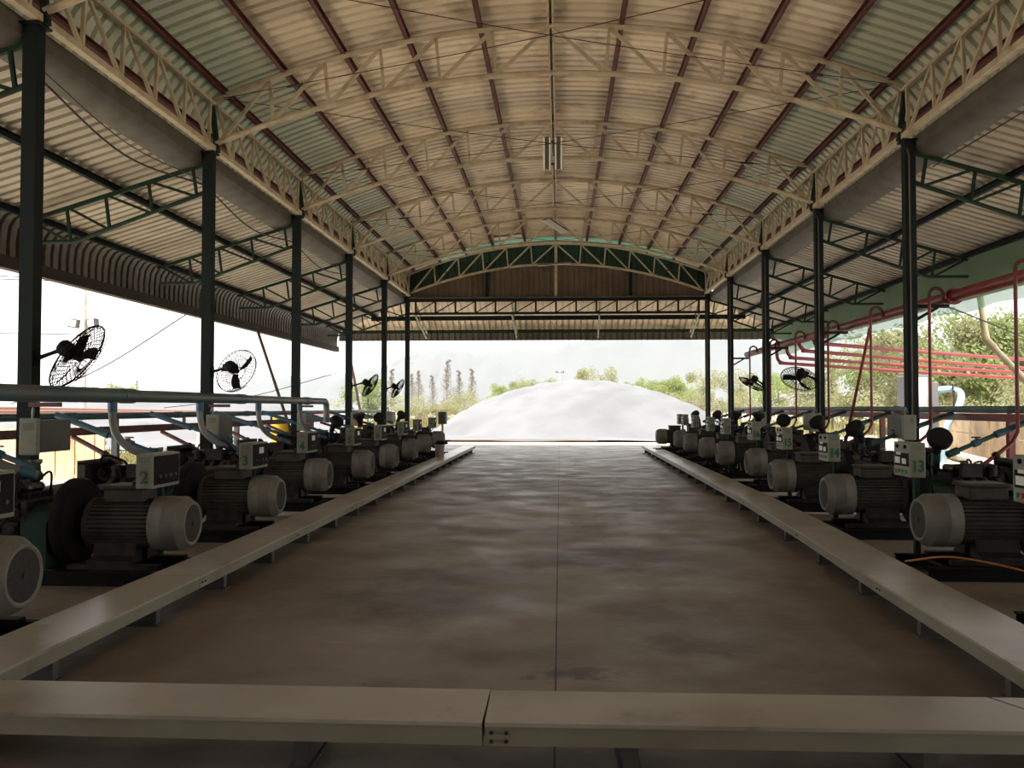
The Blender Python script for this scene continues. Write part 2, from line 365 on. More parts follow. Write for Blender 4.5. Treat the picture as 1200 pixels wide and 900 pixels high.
# ------------------------------------------------------------------ columns
NAMEC = {2: 'nearest the camera', 3: 'second from the camera', 4: 'third from the camera', 5: 'fourth from the camera', 6: 'fifth from the camera', 7: 'at the far end'}
NAMER = {3: 'nearest the camera', 4: 'second from the camera', 5: 'third from the camera', 6: 'fourth from the camera', 7: 'at the far end'}
for s, nm, NM in ((-1, 'left', NAMEC), (1, 'right', NAMER)):
    for k in NM:
        y = YK[k]; X = s * W; r = thing('steel_column', 'dark green steel column %s in the %s row' % (NM[k], nm), 'column', (X, y, 0), 'columns along the hall')
        g = MB(); w = .075
        g.box(X - w, X + w, y - w, y - w + .014, .02, 5.42); g.box(X - w, X + w, y + w - .014, y + w, .02, 5.42)
        g.box(X - .008, X + .008, y - w + .014, y + w - .014, .02, 5.42)
        g.box(X - w, X - w + .01, y - w + .014, y + w - .014, .02, 5.42); g.box(X + w - .01, X + w, y - w + .014, y + w - .014, .02, 5.42)
        part(r, 'shaft', g, 'coldark')
        part(r, 'base_plate', MB().box(X - .14, X + .14, y - .14, y + .14, 0, .02), 'black')
        part(r, 'cap_plate', MB().box(X - .12, X + .12, y - .12, y + .12, 5.42, 5.44), 'coldark')
        part(r, 'bracket', MB().prism([(X, 5.42), (X + s * .22, 5.42), (X, 5.15)], 1, y - .05, y + .05), 'coldark')
        if s > 0: part(r, 'conduit', MB().tube([(X - .03, y - .1, .4), (X - .03, y - .1, 5.2), (X - .06, y - .1, 5.3)], .013, 8), 'galv')
# ------------------------------------------------------------------ arched trusses
TN = {2: 'first', 3: 'second', 4: 'third', 5: 'fourth', 6: 'fifth', 7: 'sixth and farthest'}
NX = [0, .86, 1.72, 2.58, 3.44, 4.30]
for k in range(2, 8):
    y = YK[k]; r = thing('arched_truss', 'cream arched lattice roof truss, %s from the camera' % TN[k], 'truss', (0, y, 5.44), 'arched roof trusses')
    N_ = 24; xs = [-5.24 + 10.48 * i / N_ for i in range(N_ + 1)]
    part(r, 'top_chord', MB().tube([(x, y, zt(x)) for x in xs], .048, 8), 'cream')
    part(r, 'bottom_chord', MB().tube([(x * .985, y, zb(x * .985)) for x in xs], .045, 8), 'cream')
    for s in (-1, 1):
        for i, x in enumerate(NX[1:]):
            part(r, 'upright', MB().bar((s * (x + .03), y, zt(x) - .03), (s * (x - .03), y, zb(x) + .03), .045, .045, (0, 1, 0)), 'cream')
            x0 = NX[i]
            part(r, 'diagonal', MB().bar((s * (x0 + .04), y, zt(x0) - .04), (s * (x - .06), y, zb(x) + .04), .05, .045, (0, 1, 0)), 'cream')
        part(r, 'diagonal', MB().bar((s * 4.34, y, zt(4.34) - .04), (s * 5.05, y, zb(5.05) + .04), .05, .045, (0, 1, 0)), 'cream')
        part(r, 'end_post', MB().bar((s * 5.24, y, zt(5.24)), (s * 5.14, y, 5.44), .07, .07, (0, 1, 0)), 'green')
    if k == 7:
        part(r, 'ridge_post', MB().box(-.05, .05, y - .04, y + .04, 5.35, 7.28), 'cream')
# ------------------------------------------------------------------ eave girders
for s, nm in ((-1, 'left'), (1, 'right')):
    for k in range(1 if s < 0 else 2, 7):
        a, b = YK[k] + .05, YK[k + 1] - .05; X = s * 5.19
        nn = k if s < 0 else k - 1
        r = thing('eave_girder', 'cream lattice girder along the %s eave, %s bay from the camera' % (nm, ORD[nn - 1]), 'girder', (X, a, 5.44), 'lattice girders along the eaves')
        part(r, 'bottom_chord', MB().box(X - .045, X + .045, a, b, 5.45, 5.53), 'cream')
        part(r, 'top_chord', MB().box(X - .03, X + .03, a, b, 6.16, 6.21), 'cream')
        n = 5; d = (b - a) / n
        for i in range(n):
            y = a + d * (i + .82)
            if i < n: part(r, 'upright', MB().bar((X, y - .02, 5.52), (X, y + .03, 6.17), .045, .04, (1, 0, 0)), 'cream')
            y2 = min(y + .06, b); y3 = min(y + d - .06, b)
            if i < n - 1: part(r, 'diagonal', MB().bar((X, y2, 6.17), (X, y3, 5.52), .045, .04, (1, 0, 0)), 'cream')
        part(r, 'diagonal', MB().bar((X, a + .04, 6.17), (X, a + d * .76, 5.52), .045, .04, (1, 0, 0)), 'cream')
# ------------------------------------------------------------------ purlins
PW = [1.1, 2.22, 3.2, 4.13, 5.05]
def purlin(x, z, m, label, w=.06, h=.10, y0=Y0, y1=30.2):
    g = MB(); s = 1 if x >= 0 else -1; t = .008
    g.box(x - t, x + t, y0, y1, z - h / 2, z + h / 2); g.box(*sorted((x, x - s * w)), y0, y1, z - h / 2, z - h / 2 + t); g.box(*sorted((x, x - s * w)), y0, y1, z + h / 2 - t, z + h / 2)
    single('purlin', g, m, label, 'purlin', (x, 0, z), 'roof purlins')
for s, nm in ((-1, 'left'), (1, 'right')):
    for i, x in enumerate(PW):
        purlin(s * x, zt(x) + .06, 'redp', 'dark red roof purlin, %s to the %s of the ridge' % (ORD[i], nm))
    purlin(s * 5.43, 5.80, 'redp', 'lowest dark red roof purlin, just above the %s eave gutter' % nm)
    purlin(s * 6.75, LT(6.75) - .07, 'coldark', 'dark purlin in the middle of the %s lean-to roof' % nm, y1=32.5)
    purlin(s * 8.12, LT(8.12) - .07, 'coldark', 'dark purlin at the outer edge of the %s lean-to roof' % nm, y1=32.5)
g = MB(); g.box(-.05, -.02, Y0, 30.2, 7.28, 7.40); g.box(.02, .05, Y0, 30.2, 7.28, 7.40); g.box(-.02, .02, Y0, 30.2, 7.36, 7.40)
single('ridge_purlin', g, 'cream', 'cream double purlin along the ridge of the arched roof', 'purlin', (0, 0, 7.3), 'roof purlins')
g = MB(); g.box(-6.8, 6.8, 31.0, 31.07, 4.70, 4.86)
single('purlin', g, 'coldark', 'dark cross purlin behind the girder under the far lean-to roof', 'purlin', (0, 31, 4.7), 'roof purlins')
g = MB(); g.box(-8.2, 8.2, 32.42, 32.50, 4.36, 4.48)
single('purlin', g, 'green', 'green cross purlin at the outer edge of the far lean-to roof', 'purlin', (0, 32.4, 4.4), 'roof purlins')
# bracing rods, a crossed pair in each bay
for k in range(2, 7):
    for s, nm in ((1, 'left to near right'), (-1, 'right to near left')):
        a = Vector((-s * 5.1, YK[k + 1], 6.28)); b = Vector((s * 5.1, YK[k], 6.28)); c = (a + b) / 2 - Vector((0, 0, .10))
        r = thing('bracing_rod', 'thin steel bracing rod from far %s in the %s roof bay' % (nm, ORD[k - 2]), 'rod', (c.x, c.y, c.z), 'crossed bracing rods under the roof')
        part(r, 'rod', MB().tube(smoothpath([a, c, b], 8), .006, 6), 'rust')
        q = a.lerp(b, .12); q2 = a.lerp(b, .145); q.z -= .04; q2.z -= .05
        part(r, 'turnbuckle', MB().tube([q, q2], .02, 6), 'cable')
# ------------------------------------------------------------------ lean-to trusses
for s, nm, NM in ((-1, 'left', NAMEC), (1, 'right', NAMER)):
    for k in NM:
        y = YK[k]; r = thing('lean_to_truss', 'green lattice truss under the %s lean-to roof, at the column %s' % (nm, NM[k]), 'truss', (s * 5.4, y, 4.8), 'green lean-to trusses')
        T = lambda x: 5.24 - .30 * (x - 5.4)
        def B(x): return max(4.80 - .36 * (x - 5.4), 4.08)
        part(r, 'top_chord', MB().bar((s * 5.36, y, T(5.36)), (s * 8.2, y, T(8.2)), .05, .06), 'green')
        part(r, 'bottom_chord', MB().tube([(s * 5.36, y, B(5.36)), (s * 7.4, y, 4.08), (s * 8.15, y, 4.08)], .032, 6), 'green')
        vx = [5.5, 6.2, 6.88, 7.5]
        for i, x in enumerate(vx):
            part(r, 'upright', MB().bar((s * (x + .03), y, T(x)), (s * (x - .04), y, B(x)), .04, .04, (0, 1, 0)), 'green')
            if i < 3: part(r, 'diagonal', MB().bar((s * (x - .03), y, B(x)), (s * vx[i + 1], y, T(vx[i + 1])), .04, .04, (0, 1, 0)), 'green')
        part(r, 'diagonal', MB().bar((s * 7.48, y, B(7.5)), (s * 8.12, y, T(8.12)), .04, .04, (0, 1, 0)), 'green')
# ------------------------------------------------------------------ far end girder, posts, braces
r = thing('cross_girder', 'dark lattice girder spanning the far end of the hall below the gable', 'girder', (0, 30.0, 4.83))
part(r, 'top_chord', MB().box(-5.2, 5.2, 29.93, 30.07, 5.26, 5.42), 'coldark')
part(r, 'flashing', MB().box(-5.2, 5.2, 29.90, 29.93, 5.36, 5.42), 'galv')
part(r, 'bottom_chord', MB().box(-5.2, 5.2, 29.95, 30.05, 4.80, 4.88), 'coldark')
n = 14
for i in range(n + 1):
    x = -4.98 + 9.96 * i / n
    part(r, 'upright', MB().box(x - .03, x + .03, 29.97, 30.03, 4.88, 5.26), 'coldark')
    if i < n: part(r, 'diagonal', MB().bar((x + .03, 30, 4.88), (x + 9.96 / n - .03, 30, 5.26), .035, .035, (0, 1, 0)), 'coldark')
for x, nm in ((-2.45, 'left'), (2.63, 'right')):
    g = MB(); g.box(x - .05, x + .05, 30.05, 30.17, 5.42, zb(x) + .3)
    single('gable_post', g, 'coldark', 'dark steel post on the brown gable wall, %s of the middle' % nm, 'post', (x, 30.1, 5.42), 'posts on the gable wall')
for x, nm in ((-5.0, 'leftmost'), (-1.55, 'second from the left'), (1.53, 'third from the left'), (5.0, 'rightmost')):
    r = thing('roof_brace', 'pale green lattice brace under the far lean-to roof, %s' % nm, 'brace', (x, 30.1, 4.3), 'lattice braces under the far roof')
    part(r, 'upper_bar', MB().bar((x, 30.1, 5.22), (x + .05, 32.4, 4.36), .05, .05), 'greenlt')
    part(r, 'lower_bar', MB().bar((x, 30.1, 4.78), (x + .05, 32.3, 4.16), .05, .05), 'greenlt')
    for i in range(4):
        t = .15 + i * .25
        part(r, 'rung', MB().bar((x + .05 * t, 30.1 + 2.2 * t, 5.22 - .86 * t), (x + .05 * t, 30.1 + 2.2 * (t - .06), 4.78 - .62 * t), .03), 'greenlt')

# ------------------------------------------------------------------ lights under the roof
def fixture(c, d, wdir, ln, wd, nt, label, hang):
    c = Vector(c); d = Vector(d).normalized(); w = Vector(wdir).normalized(); up = w.cross(d)
    if up.z < 0: up = -up
    r = thing('fluorescent_light', label, 'light', c, 'fluorescent lights under the roof')
    g = MB()
    for i in range(max(1, nt // 2)):
        o = w * ((i - (max(1, nt // 2) - 1) / 2) * wd * .55)
        g.bar(c + o - d * ln / 2 + up * .05, c + o + d * ln / 2 + up * .05, wd * .35 if nt > 1 else .08, .05, up)
    g.bar(c - d * ln * .35 - w * wd * .5 + up * .08, c - d * ln * .35 + w * wd * .5 + up * .08, .04, .02, up); g.bar(c + d * ln * .35 - w * wd * .5 + up * .08, c + d * ln * .35 + w * wd * .5 + up * .08, .04, .02, up)
    part(r, 'housing', g, 'lampbody')
    for i in range(nt):
        o = w * ((i - (nt - 1) / 2) * wd / max(nt - 1, 1)) if nt > 1 else Vector((0, 0, 0))
        part(r, 'tube', MB().tube([c + o - d * ln / 2, c + o + d * ln / 2], .018, 8), 'lamp')
    if hang:
        part(r, 'hanger', MB().tube([c + up * .08, Vector((c.x, c.y + .1, hang))], .008, 6), 'cable')
fixture((0.0, 16.6, 6.48), (0, -.35, .65), (1, 0, 0), .62, .34, 4, 'four tube fluorescent light hanging tilted from the ridge at the third truss', 7.28)
fixture((.0, 25.4, 6.92), (.8, .55, -.42), (.5, -.8, 0), .75, .30, 4, 'small slanted fluorescent light near the ridge, by the fifth truss', 7.28)
fixture((-.05, 29.75, 6.50), (1, 0, .06), (0, 1, 0), 1.15, .1, 1, 'single tube fluorescent light across the middle of the far truss', 6.6)
fixture((-1.55, 27.6, 7.05), (1, 0, .12), (0, 1, 0), .9, .3, 4, 'dim fluorescent light under the roof left of the ridge at the far end', 7.2)

# ------------------------------------------------------------------ shade net on the right
rows = []
for i in range(0, 121):
    y = Y0 + (32.5 - Y0) * i / 120
    sag = .05 * math.sin(y * 1.43) ** 2
    rows.append([(8.16 + .03 * math.sin(y * 2.1), y, 4.46), (8.22 + .04 * math.sin(y * 1.7), y, 4.2), (8.28 + .05 * math.sin(y * 2.3), y, 3.9), (8.30 + .06 * math.sin(y * 1.9), y, 3.42 + sag)])
single('shade_net', MB().grid(rows), 'net', 'green shade net hanging along the outer edge of the right lean-to', 'net', (8.2, 12, 3.6))

# ------------------------------------------------------------------ cable trays on the floor
def tray(pts, wdt, label, group, cap0=0, cap1=0, bolts=False, bn=0):
    # pts: inner edge points p,q ; wdt signed width towards the outside (perpendicular in plan)
    p, q = Vector((*pts[0], 0)), Vector((*pts[1], 0)); d = (q - p).normalized(); n = Vector((-d.y, d.x, 0)) * (1 if wdt > 0 else -1); w = abs(wdt)
    r = thing('cable_tray', label, 'cable tray', (p.x, p.y, 0), group)
    def quad(a0, a1, n0, n1, z0, z1, g, m0=0, m1=0):
        P = [p + d * (a0 + m0 * n0) + n * n0, q + d * (a1 + m1 * n0) + n * n0, q + d * (a1 + m1 * n1) + n * n1, p + d * (a0 + m0 * n1) + n * n1]
        g.add([(v.x, v.y, z0) for v in P] + [(v.x, v.y, z1) for v in P], [(0, 3, 2, 1), (4, 5, 6, 7), (0, 1, 5, 4), (1, 2, 6, 5), (2, 3, 7, 6), (3, 0, 4, 7)])
    g = MB(); quad(.004, -.004, .014, w - .014, .125, .206, g, cap0, cap1); part(r, 'channel', g, 'tray')
    g = MB(); quad(.003, -.003, 0, w, .206, .222, g, cap0, cap1); part(r, 'lid', g, 'traylid')
    L_ = (q - p).length; k = max(2, int(L_ / 1.1))
    for i in range(k):
        c = p + d * (L_ * (i + .5) / k)
        g = MB(); e = d * .03
        a = [c - e + n * .05, c + e + n * .05, c + e + n * (w - .05), c - e + n * (w - .05)]
        g.add([(v.x, v.y, 0) for v in a] + [(v.x, v.y, .125) for v in a], [(0, 3, 2, 1), (4, 5, 6, 7), (0, 1, 5, 4), (1, 2, 6, 5), (2, 3, 7, 6), (3, 0, 4, 7)])
        a = [c - e * 1.6 + n * .03, c + e * 1.6 + n * .03, c + e * 1.6 + n * (w - .03), c - e * 1.6 + n * (w - .03)]
        g.add([(v.x, v.y, 0) for v in a] + [(v.x, v.y, .01) for v in a], [(0, 3, 2, 1), (4, 5, 6, 7), (0, 1, 5, 4), (1, 2, 6, 5), (2, 3, 7, 6), (3, 0, 4, 7)])
        part(r, 'foot', g, 'greybox')
    for t in (.03, .09):
        for z in ((.145, .18) if bolts else (.165,)):
            c = p + d * t + Vector((0, 0, z)) + n * bn * (w if bn else 0)
            part(r, 'joint_bolt', MB().lathe([(0, .008), (.006, .008), (.009, .004)], c + n * (.008 if not bn else -.008), n if bn else -n, 8), 'iron')
    return r
LY = [3.98, 6.4, 8.8, 11.2, 13.6, 16.0, 18.4, 20.8, 23.2, 26.0, 29.0]
lx = lambda y: -2.585 - .0055 * (y - 4)
for i in range(10):
    tray(((lx(LY[i]), LY[i]), (lx(LY[i + 1]), LY[i + 1])), .41, 'low painted cable tray on the left of the aisle, %s length from the camera' % ORD[i], 'cable trays along the aisle')
def rx(y):
    P = [(3.9, 2.36), (6.4, 2.46), (9.1, 2.60), (12.2, 2.71), (16.5, 2.77), (29.3, 2.91)]
    for (a, b), (c, d) in zip(P, P[1:]):
        if y <= c: return b + (d - b) * (y - a) / (c - a)
    return 2.91
RY = [3.98, 6.4, 9.1, 12.2, 14.4, 16.5, 19.1, 21.7, 24.3, 26.8, 29.3]
for i in range(10):
    tray(((rx(RY[i]), RY[i]), (rx(RY[i + 1]), RY[i + 1])), -.45, 'low painted cable tray on the right of the aisle, %s length from the camera' % ORD[i], 'cable trays along the aisle')
tray(((-3.25, 3.50), (-.185, 3.49)), .41, 'low painted cable tray across the foreground, left of the joint', 'cable trays along the aisle')
tray(((-.18, 3.49), (2.22, 3.52)), .40, 'low painted cable tray across the foreground, right of the joint', 'cable trays along the aisle', 0, -.5, True)
tray(((2.235, 3.52), (3.0, 3.53)), .40, 'short mitred corner length of cable tray at the lower right', 'cable trays along the aisle', -.5, 0)

# ------------------------------------------------------------------ generator sets
def genset(s, right, num, X, Y, zoff, label, grp, nearfilter, bx=0.):
    r = thing('generator_set', label, 'generator', (X, Y, zoff), grp)
    def B(): return MB(s)
    A = .48
    for yy in (-.36, .36):
        g = B(); g.box(-.06, 2.25, yy - .035, yy + .035, .10, .115); g.box(-.06, 2.25, yy - .035, yy + .035, 0, .015); g.box(-.06, 2.25, yy - .006, yy + .006, .015, .10)
        lpart(r, 'skid_rail', g, 'black')
    for x0 in (.1, 1.05, 2.1):
        g = B(); g.box(x0, x0 + .07, -.355, .355, .02, .10); lpart(r, 'cross_member', g, 'black')
    for yy in (-.25, .25):
        g = B(); g.bbox(.18, .98, yy - .05, yy + .05, .115, .16, .006); lpart(r, 'slide_rail', g, 'iron')
    for yy in (-1, 1):
        g = B(); g.prism([(yy * .27, .16), (yy * .27, .185), (yy * .17, .22), (yy * .15, .34), (yy * .05, .30), (yy * .05, .16)], 0, .44, .82)
        lpart(r, 'motor_foot', g, 'iron')
    g = B(); nf = 36; poly = []
    for i in range(nf):
        a = 2 * PI * i / nf
        for da, rr in ((-.055, .188), (-.04, .216), (.04, .216), (.055, .188)): poly.append((rr * math.cos(a + da), A + rr * math.sin(a + da)))
    g.prism(poly, 0, .29, .86); lpart(r, 'motor_body', g, 'motor')
    g = B(); g.lathe([(0, .12), (.01, .225), (.05, .225), (.07, .15), (.12, .08)], (.85, 0, A), (1, 0, 0), 28); lpart(r, 'end_flange', g, 'motor')
    g = B(); g.lathe([(.012, .16), (0, .175), (.004, .19), (.03, .205), (.075, .238), (.19, .24), (.195, .243), (.205, .243), (.21, .24), (.315, .24), (.315, .2)], (0, 0, A), (1, 0, 0), 36); c = lpart(r, 'fan_cowl', g, 'cowl')
    g = B(); g.lathe([(0, .03), (.004, .172), (.02, .172)], (.006, 0, A), (1, 0, 0), 28); lpart(c, 'cowl_grille', g, 'grille')
    g = B(); g.lathe([(0, .012), (.0, .022), (.012, .022)], (-.004, 0, A), (1, 0, 0), 12); lpart(c, 'hub_cap', g, 'motor')
    g = B(); g.bbox(.40, .74, -.15, .15, .675, .79, .012); tb = lpart(r, 'terminal_box', g, 'motor')
    g = B(); g.bbox(.385, .755, -.165, .165, .79, .825, .01); lpart(tb, 'lid', g, 'motor')
    g = B(); g.tube([(.9, 0, A), (1.3, 0, A)], .05, 12); lpart(r, 'shaft', g, 'steel')
    g = B(); g.lathe([(0, .30), (0, .36), (.03, .375), (.10, .375), (.12, .33), (.12, .1)], (1.0, 0, A + .02), (1, 0, 0), 36); lpart(r, 'flywheel_housing', g, 'black')
    g = B(); g.prism([(-.30, .115), (.30, .115), (.30, .5), (.24, .60), (.14, .64), (-.14, .64), (-.24, .60), (-.30, .5)], 0, 1.16, 1.36); lpart(r, 'coupling_guard', g, 'green')
    # engine
    g = B(); g.prism([(-.12, .17), (.12, .17), (.2, .34), (-.2, .34)], 0, 1.42, 1.98); lpart(r, 'oil_pan', g, 'iron')
    g = B(); g.bbox(1.37, 2.04, -.21, .21, .34, .64, .02); g.bbox(1.45, 1.95, -.235, -.20, .38, .52, .01); g.bbox(1.36, 1.42, -.27, .27, .28, .70, .015)
    for i in range(4): g.lathe([(0, .035), (.02, .035), (.025, .02)], (1.5 + .14 * i, -.235, .45), (0, -1, 0), 10)
    e = lpart(r, 'engine_block', g, 'iron')
    g = B(); g.bbox(1.39, 2.02, -.17, .19, .64, .76, .015)
    for i in range(6): g.box(1.42 + .1 * i, 1.45 + .1 * i, -.185, -.17, .65, .75)
    lpart(e, 'cylinder_head', g, 'iron')
    g = B(); g.bbox(1.42, 1.99, -.11, .12, .76, .835, .025); g.tube([(1.5, -.14, .80), (1.95, -.14, .80)], .014, 8); g.lathe([(0, .03), (.03, .03), (.03, .04), (.05, .04)], (1.62, 0, .83), (0, 0, 1), 12)
    lpart(e, 'valve_cover', g, 'steel')
    g = B(); g.tube(smoothpath([(1.42, -.30, .60), (1.7, -.31, .58), (1.98, -.30, .60), (2.1, -.27, .52), (2.12, -.2, .30)]), .04, 10)
    for i in range(4): g.tube(smoothpath([(1.47 + .14 * i, -.17, .68), (1.47 + .14 * i, -.25, .67), (1.50 + .14 * i, -.30, .60)]), .028, 8)
    lpart(e, 'exhaust_manifold', g, 'rust')
    g = B(); g.tube(smoothpath([(1.45, .27, .72), (1.7, .29, .73), (1.96, .27, .72)]), .045, 10)
    for i in range(4): g.tube([(1.47 + .14 * i, .28, .72), (1.47 + .14 * i, .18, .70)], .026, 8)
    lpart(e, 'intake_manifold', g, 'steel')
    g = B(); g.lathe([(0, .03), (0, .06), (.02, .085), (.13, .085), (.15, .06), (.15, .03)], (1.84, -.30, .42), (1, 0, 0), 16); lpart(e, 'alternator', g, 'steel')
    g = B(); g.lathe([(0, .1), (0, .11), (.02, .095), (.04, .11), (.04, .1)], (2.05, 0, .42), (1, 0, 0), 20); g.lathe([(0, .06), (0, .07), (.02, .06), (.04, .07), (.04, .03)], (2.05, -.28, .42), (1, 0, 0), 16); g.lathe([(0, .06), (0, .08), (.02, .07), (.04, .08), (.04, .03)], (2.05, 0, .66), (1, 0, 0), 16)
    lpart(e, 'pulleys', g, 'iron')
    g = B(); g.tube(smoothpath([(2.07, -.35, .42), (2.07, -.22, .60), (2.07, 0, .735), (2.07, .09, .66), (2.07, .115, .42), (2.07, 0, .305), (2.07, -.28, .35), (2.07, -.35, .42)], 4), .012, 6); lpart(e, 'drive_belt', g, 'rubber')
    g = B()
    for i in range(4): g.tube(smoothpath([(1.44 + .15 * i, -.13, .77), (1.46 + .15 * i, -.20, .84), (1.6 + .05 * i, -.22, .80), (1.68, -.24, .66)], 5), .008, 6)
    lpart(e, 'spark_leads', g, 'rubber')
    g = B(); g.lathe([(0, .04), (.0, .05), (.1, .05), (.11, .04)], (1.55, -.27, .40), (-.2, -.3, -1), 14); lpart(e, 'oil_filter', g, 'rubber')
    g = B(); g.bbox(2.16, 2.22, -.33, .33, .22, .86, .01); rad = lpart(r, 'radiator', g, 'iron')
    g = B(); g.box(2.145, 2.235, -.36, -.33, .115, .88); g.box(2.145, 2.235, .33, .36, .115, .88); g.box(2.145, 2.235, -.36, .36, .86, .90); lpart(rad, 'radiator_frame', g, 'motor')
    g = B(); g.tube(smoothpath([(1.98, .05, .78), (2.06, .03, .84), (2.16, .02, .82)]), .025, 8); g.tube(smoothpath([(1.9, .2, .3), (2.05, .22, .26), (2.16, .2, .28)]), .025, 8); lpart(rad, 'radiator_hoses', g, 'rubber')
    g = B(); g.tube(smoothpath([(.60, .16, .72), (.66, .28, .60), (.95, .38, .34), (1.2, .36, .2), (1.5, .3, .17)]), .014, 7); lpart(r, 'power_cable', g, 'rubber')
    rq = random.Random(num * 7 + 1)
    for i in range(5):
        x0_ = rq.uniform(1.38, 1.95); z0_ = rq.uniform(.62, .8)
        g = B(); g.tube(smoothpath([(x0_, rq.uniform(-.25, .2), z0_), (x0_ + rq.uniform(-.1, .1), rq.uniform(-.34, .1), z0_ + rq.uniform(.06, .2)), (x0_ + rq.uniform(-.25, .25), rq.uniform(-.36, .2), z0_ + rq.uniform(0, .16)), (x0_ + rq.uniform(-.3, .3), rq.uniform(-.3, .1), rq.uniform(.35, .6))]), rq.choice([.011, .016, .024]), 7)
        lpart(e, 'hose', g, 'rubber')
    g = B(); g.bbox(1.47, 1.70, -.30, -.21, .70, .86, .012); g.lathe([(0, .05), (.1, .05), (.12, .03)], (1.84, -.24, .72), (0, 0, 1), 12); lpart(e, 'ignition_box', g, 'iron')
    # carburettor and air intake
    if nearfilter:
        g = B(); g.tube(smoothpath([(1.42, .25, .72), (1.38, .17, .82), (1.35, .08, .92), (1.31, .0, 1.05)]), [.045] * 18 + [.04], 12); ip = lpart(r, 'intake_pipe', g, 'teal')
        d = Vector((-.55, -.35, .65)).normalized() if nearfilter == 1 else (Vector((-.1, -.75, .5)).normalized() if nearfilter == 2 else Vector((.1, -.2, .95)).normalized())
        o = Vector((1.31, 0, 1.04))
        g = B(); g.lathe([(0, .035), (.03, .055), (.10, .075), (.13, .10), (.15, .135), (.21, .14), (.24, .125), (.24, .02)], o, d, 20); lpart(r, 'air_filter', g, 'rubber')
        g = B(); g.tube([(1.33, .03, .98), o + d * .02], .05, 12); lpart(ip, 'clamp', g, 'iron')
        g = B(); g.tube(smoothpath([(1.29, -.03, 1.02), (1.2, -.05, .94), (1.22, -.05, .82), (1.4, -.08, .76)]), .009, 6); lpart(ip, 'breather_hose', g, 'rubber')
    else:
        g = B(); g.lathe([(0, .05), (.05, .06), (.08, .045), (.14, .045), (.16, .065), (.19, .065)], (1.5, .1, .84), (.15, 0, 1), 16); g.lathe([(0, .05), (.06, .07), (.1, .05)], (1.66, .1, .85), (0, 0, 1), 16); g.tube(smoothpath([(1.5, .1, .98), (1.58, .1, 1.0), (1.66, .1, .95)]), .03, 10); lpart(r, 'gas_mixer', g, 'steel')
    # control box
    if right: x0, x1, y0, y1, z0, z1 = bx - .05, bx + .09, .02, .40, .86, 1.18
    else: x0, x1, y0, y1, z0, z1 = .27, .42, -.22, .30, .80, 1.10
    g = B(); g.bbox(x0, x1, y0, y1, z0, z1, .006); cb = lpart(r, 'control_box', g, 'box')
    if right:
        g = B(); g.box(x0 - .004, x0 + .004, y0 + .03, y1 - .03, z0 + .10, z1 - .10); lpart(cb, 'meter_panel', g, 'boxdk')
        for (ya, yb, za, zb_) in ((.08, .17, .12, .17), (.22, .33, .12, .18), (.2, .3, .20, .225)):
            g = B(); g.box(x0 - .008, x0, y0 + ya, y0 + yb, z0 + za, z0 + zb_); lpart(cb, 'meter', g, 'white')
        for (ya, za, m_) in ((.09, .05, 'btn_g'), (.17, .05, 'btn_g'), (.25, .05, 'btn_r'), (.32, .05, 'btn_g'), (.28, .28, 'boxdk'), (.1, .28, 'boxdk')):
            g = B(); g.lathe([(0, .018), (.012, .018), (.016, .012)], (x0, y0 + ya, z0 + za), (-1, 0, 0), 10); lpart(cb, 'button', g, m_)
    else:
        g = B(); g.box(x0 - .004, x0 + .004, y0 + .02, y1 - .02, z0 + .03, z1 - .02); lpart(cb, 'meter_panel', g, 'boxdk')
        if num != 2:
            g = B(); g.box(x0 - .008, x0, y0 + .22, y0 + .36, z0 + .17, z0 + .24); lpart(cb, 'meter', g, 'white')
        for ya in (.12, .22, .32, .42):
            g = B(); g.lathe([(0, .016), (.012, .016), (.016, .01)], (x0 - .003, y0 + ya, z0 + .10), (-1, 0, 0), 10); lpart(cb, 'button', g, 'greybox')
        g = B(); g.tube(smoothpath([(x0 + .02, y1, z1 - .1), (x0 + .03, y1 + .08, z1 - .04), (x0 + .1, y1 + .1, z0), (x0 + .2, y1, z0 - .15)]), .012, 6); lpart(cb, 'wiring', g, 'rubber')
    g = B()
    for i in range(3): g.box(x0 + .025, x1 - .025, y0 - .002, y0 + .002, z1 - .035 - i * .016, z1 - .03 - i * .016)
    lpart(cb, 'vent_slots', g, 'greybox')
    if num:
        cu = bpy.data.curves.new('number', 'FONT'); cu.body = str(num); cu.size = .15; cu.align_x = 'CENTER'; cu.extrude = 0; cu.offset = .004; cu.space_character = .92
        to = bpy.data.objects.new('number_tmp', cu); COL.objects.link(to); bpy.context.view_layer.update()
        me = bpy.data.meshes.new_from_object(to.evaluated_get(bpy.context.evaluated_depsgraph_get())); bpy.data.objects.remove(to)
        me.name = 'number_mark'; me.materials.clear(); me.materials.append(M['number'])
        for v in me.vertices: v.co = Vector((v.co.x * (.82 if num > 9 else 1) + s * (x0 + x1) / 2, y0 - .007, v.co.y + z0 + (.055 if right else .05)))
        link('number_mark', me, cb)
    g = B(); g.box(x1, x1 + .05, .27, .32, .1, z0 + .2)
    if right: g.box(x1, x1 + .05, y0 + .04, .27, z0 + .02, z0 + .06)
    else: g.box(x1, x1 + .05, y0 + .04, .27, z0 + .02, z0 + .06)
    lpart(r, 'panel_post', g, 'green')
    if zoff > .02:
        single('concrete_plinth', MB().bbox(*sorted((X - s * .1, X + s * 2.32)), Y - .45, Y + .45, 0, zoff - .001, .01), 'concpost', 'low concrete plinth under generator set %s' % num, 'plinth', (X + s, Y, 0), 'plinths under the far generators')
    return r
LU = [(1, 5.05, .0), (2, 7.4, 0), (3, 9.75, 0), (4, 12.1, .06), (5, 14.45, .06), (6, 16.8, .06), (7, 19.15, .09), (8, 21.5, .11), (9, 23.85, .13)]
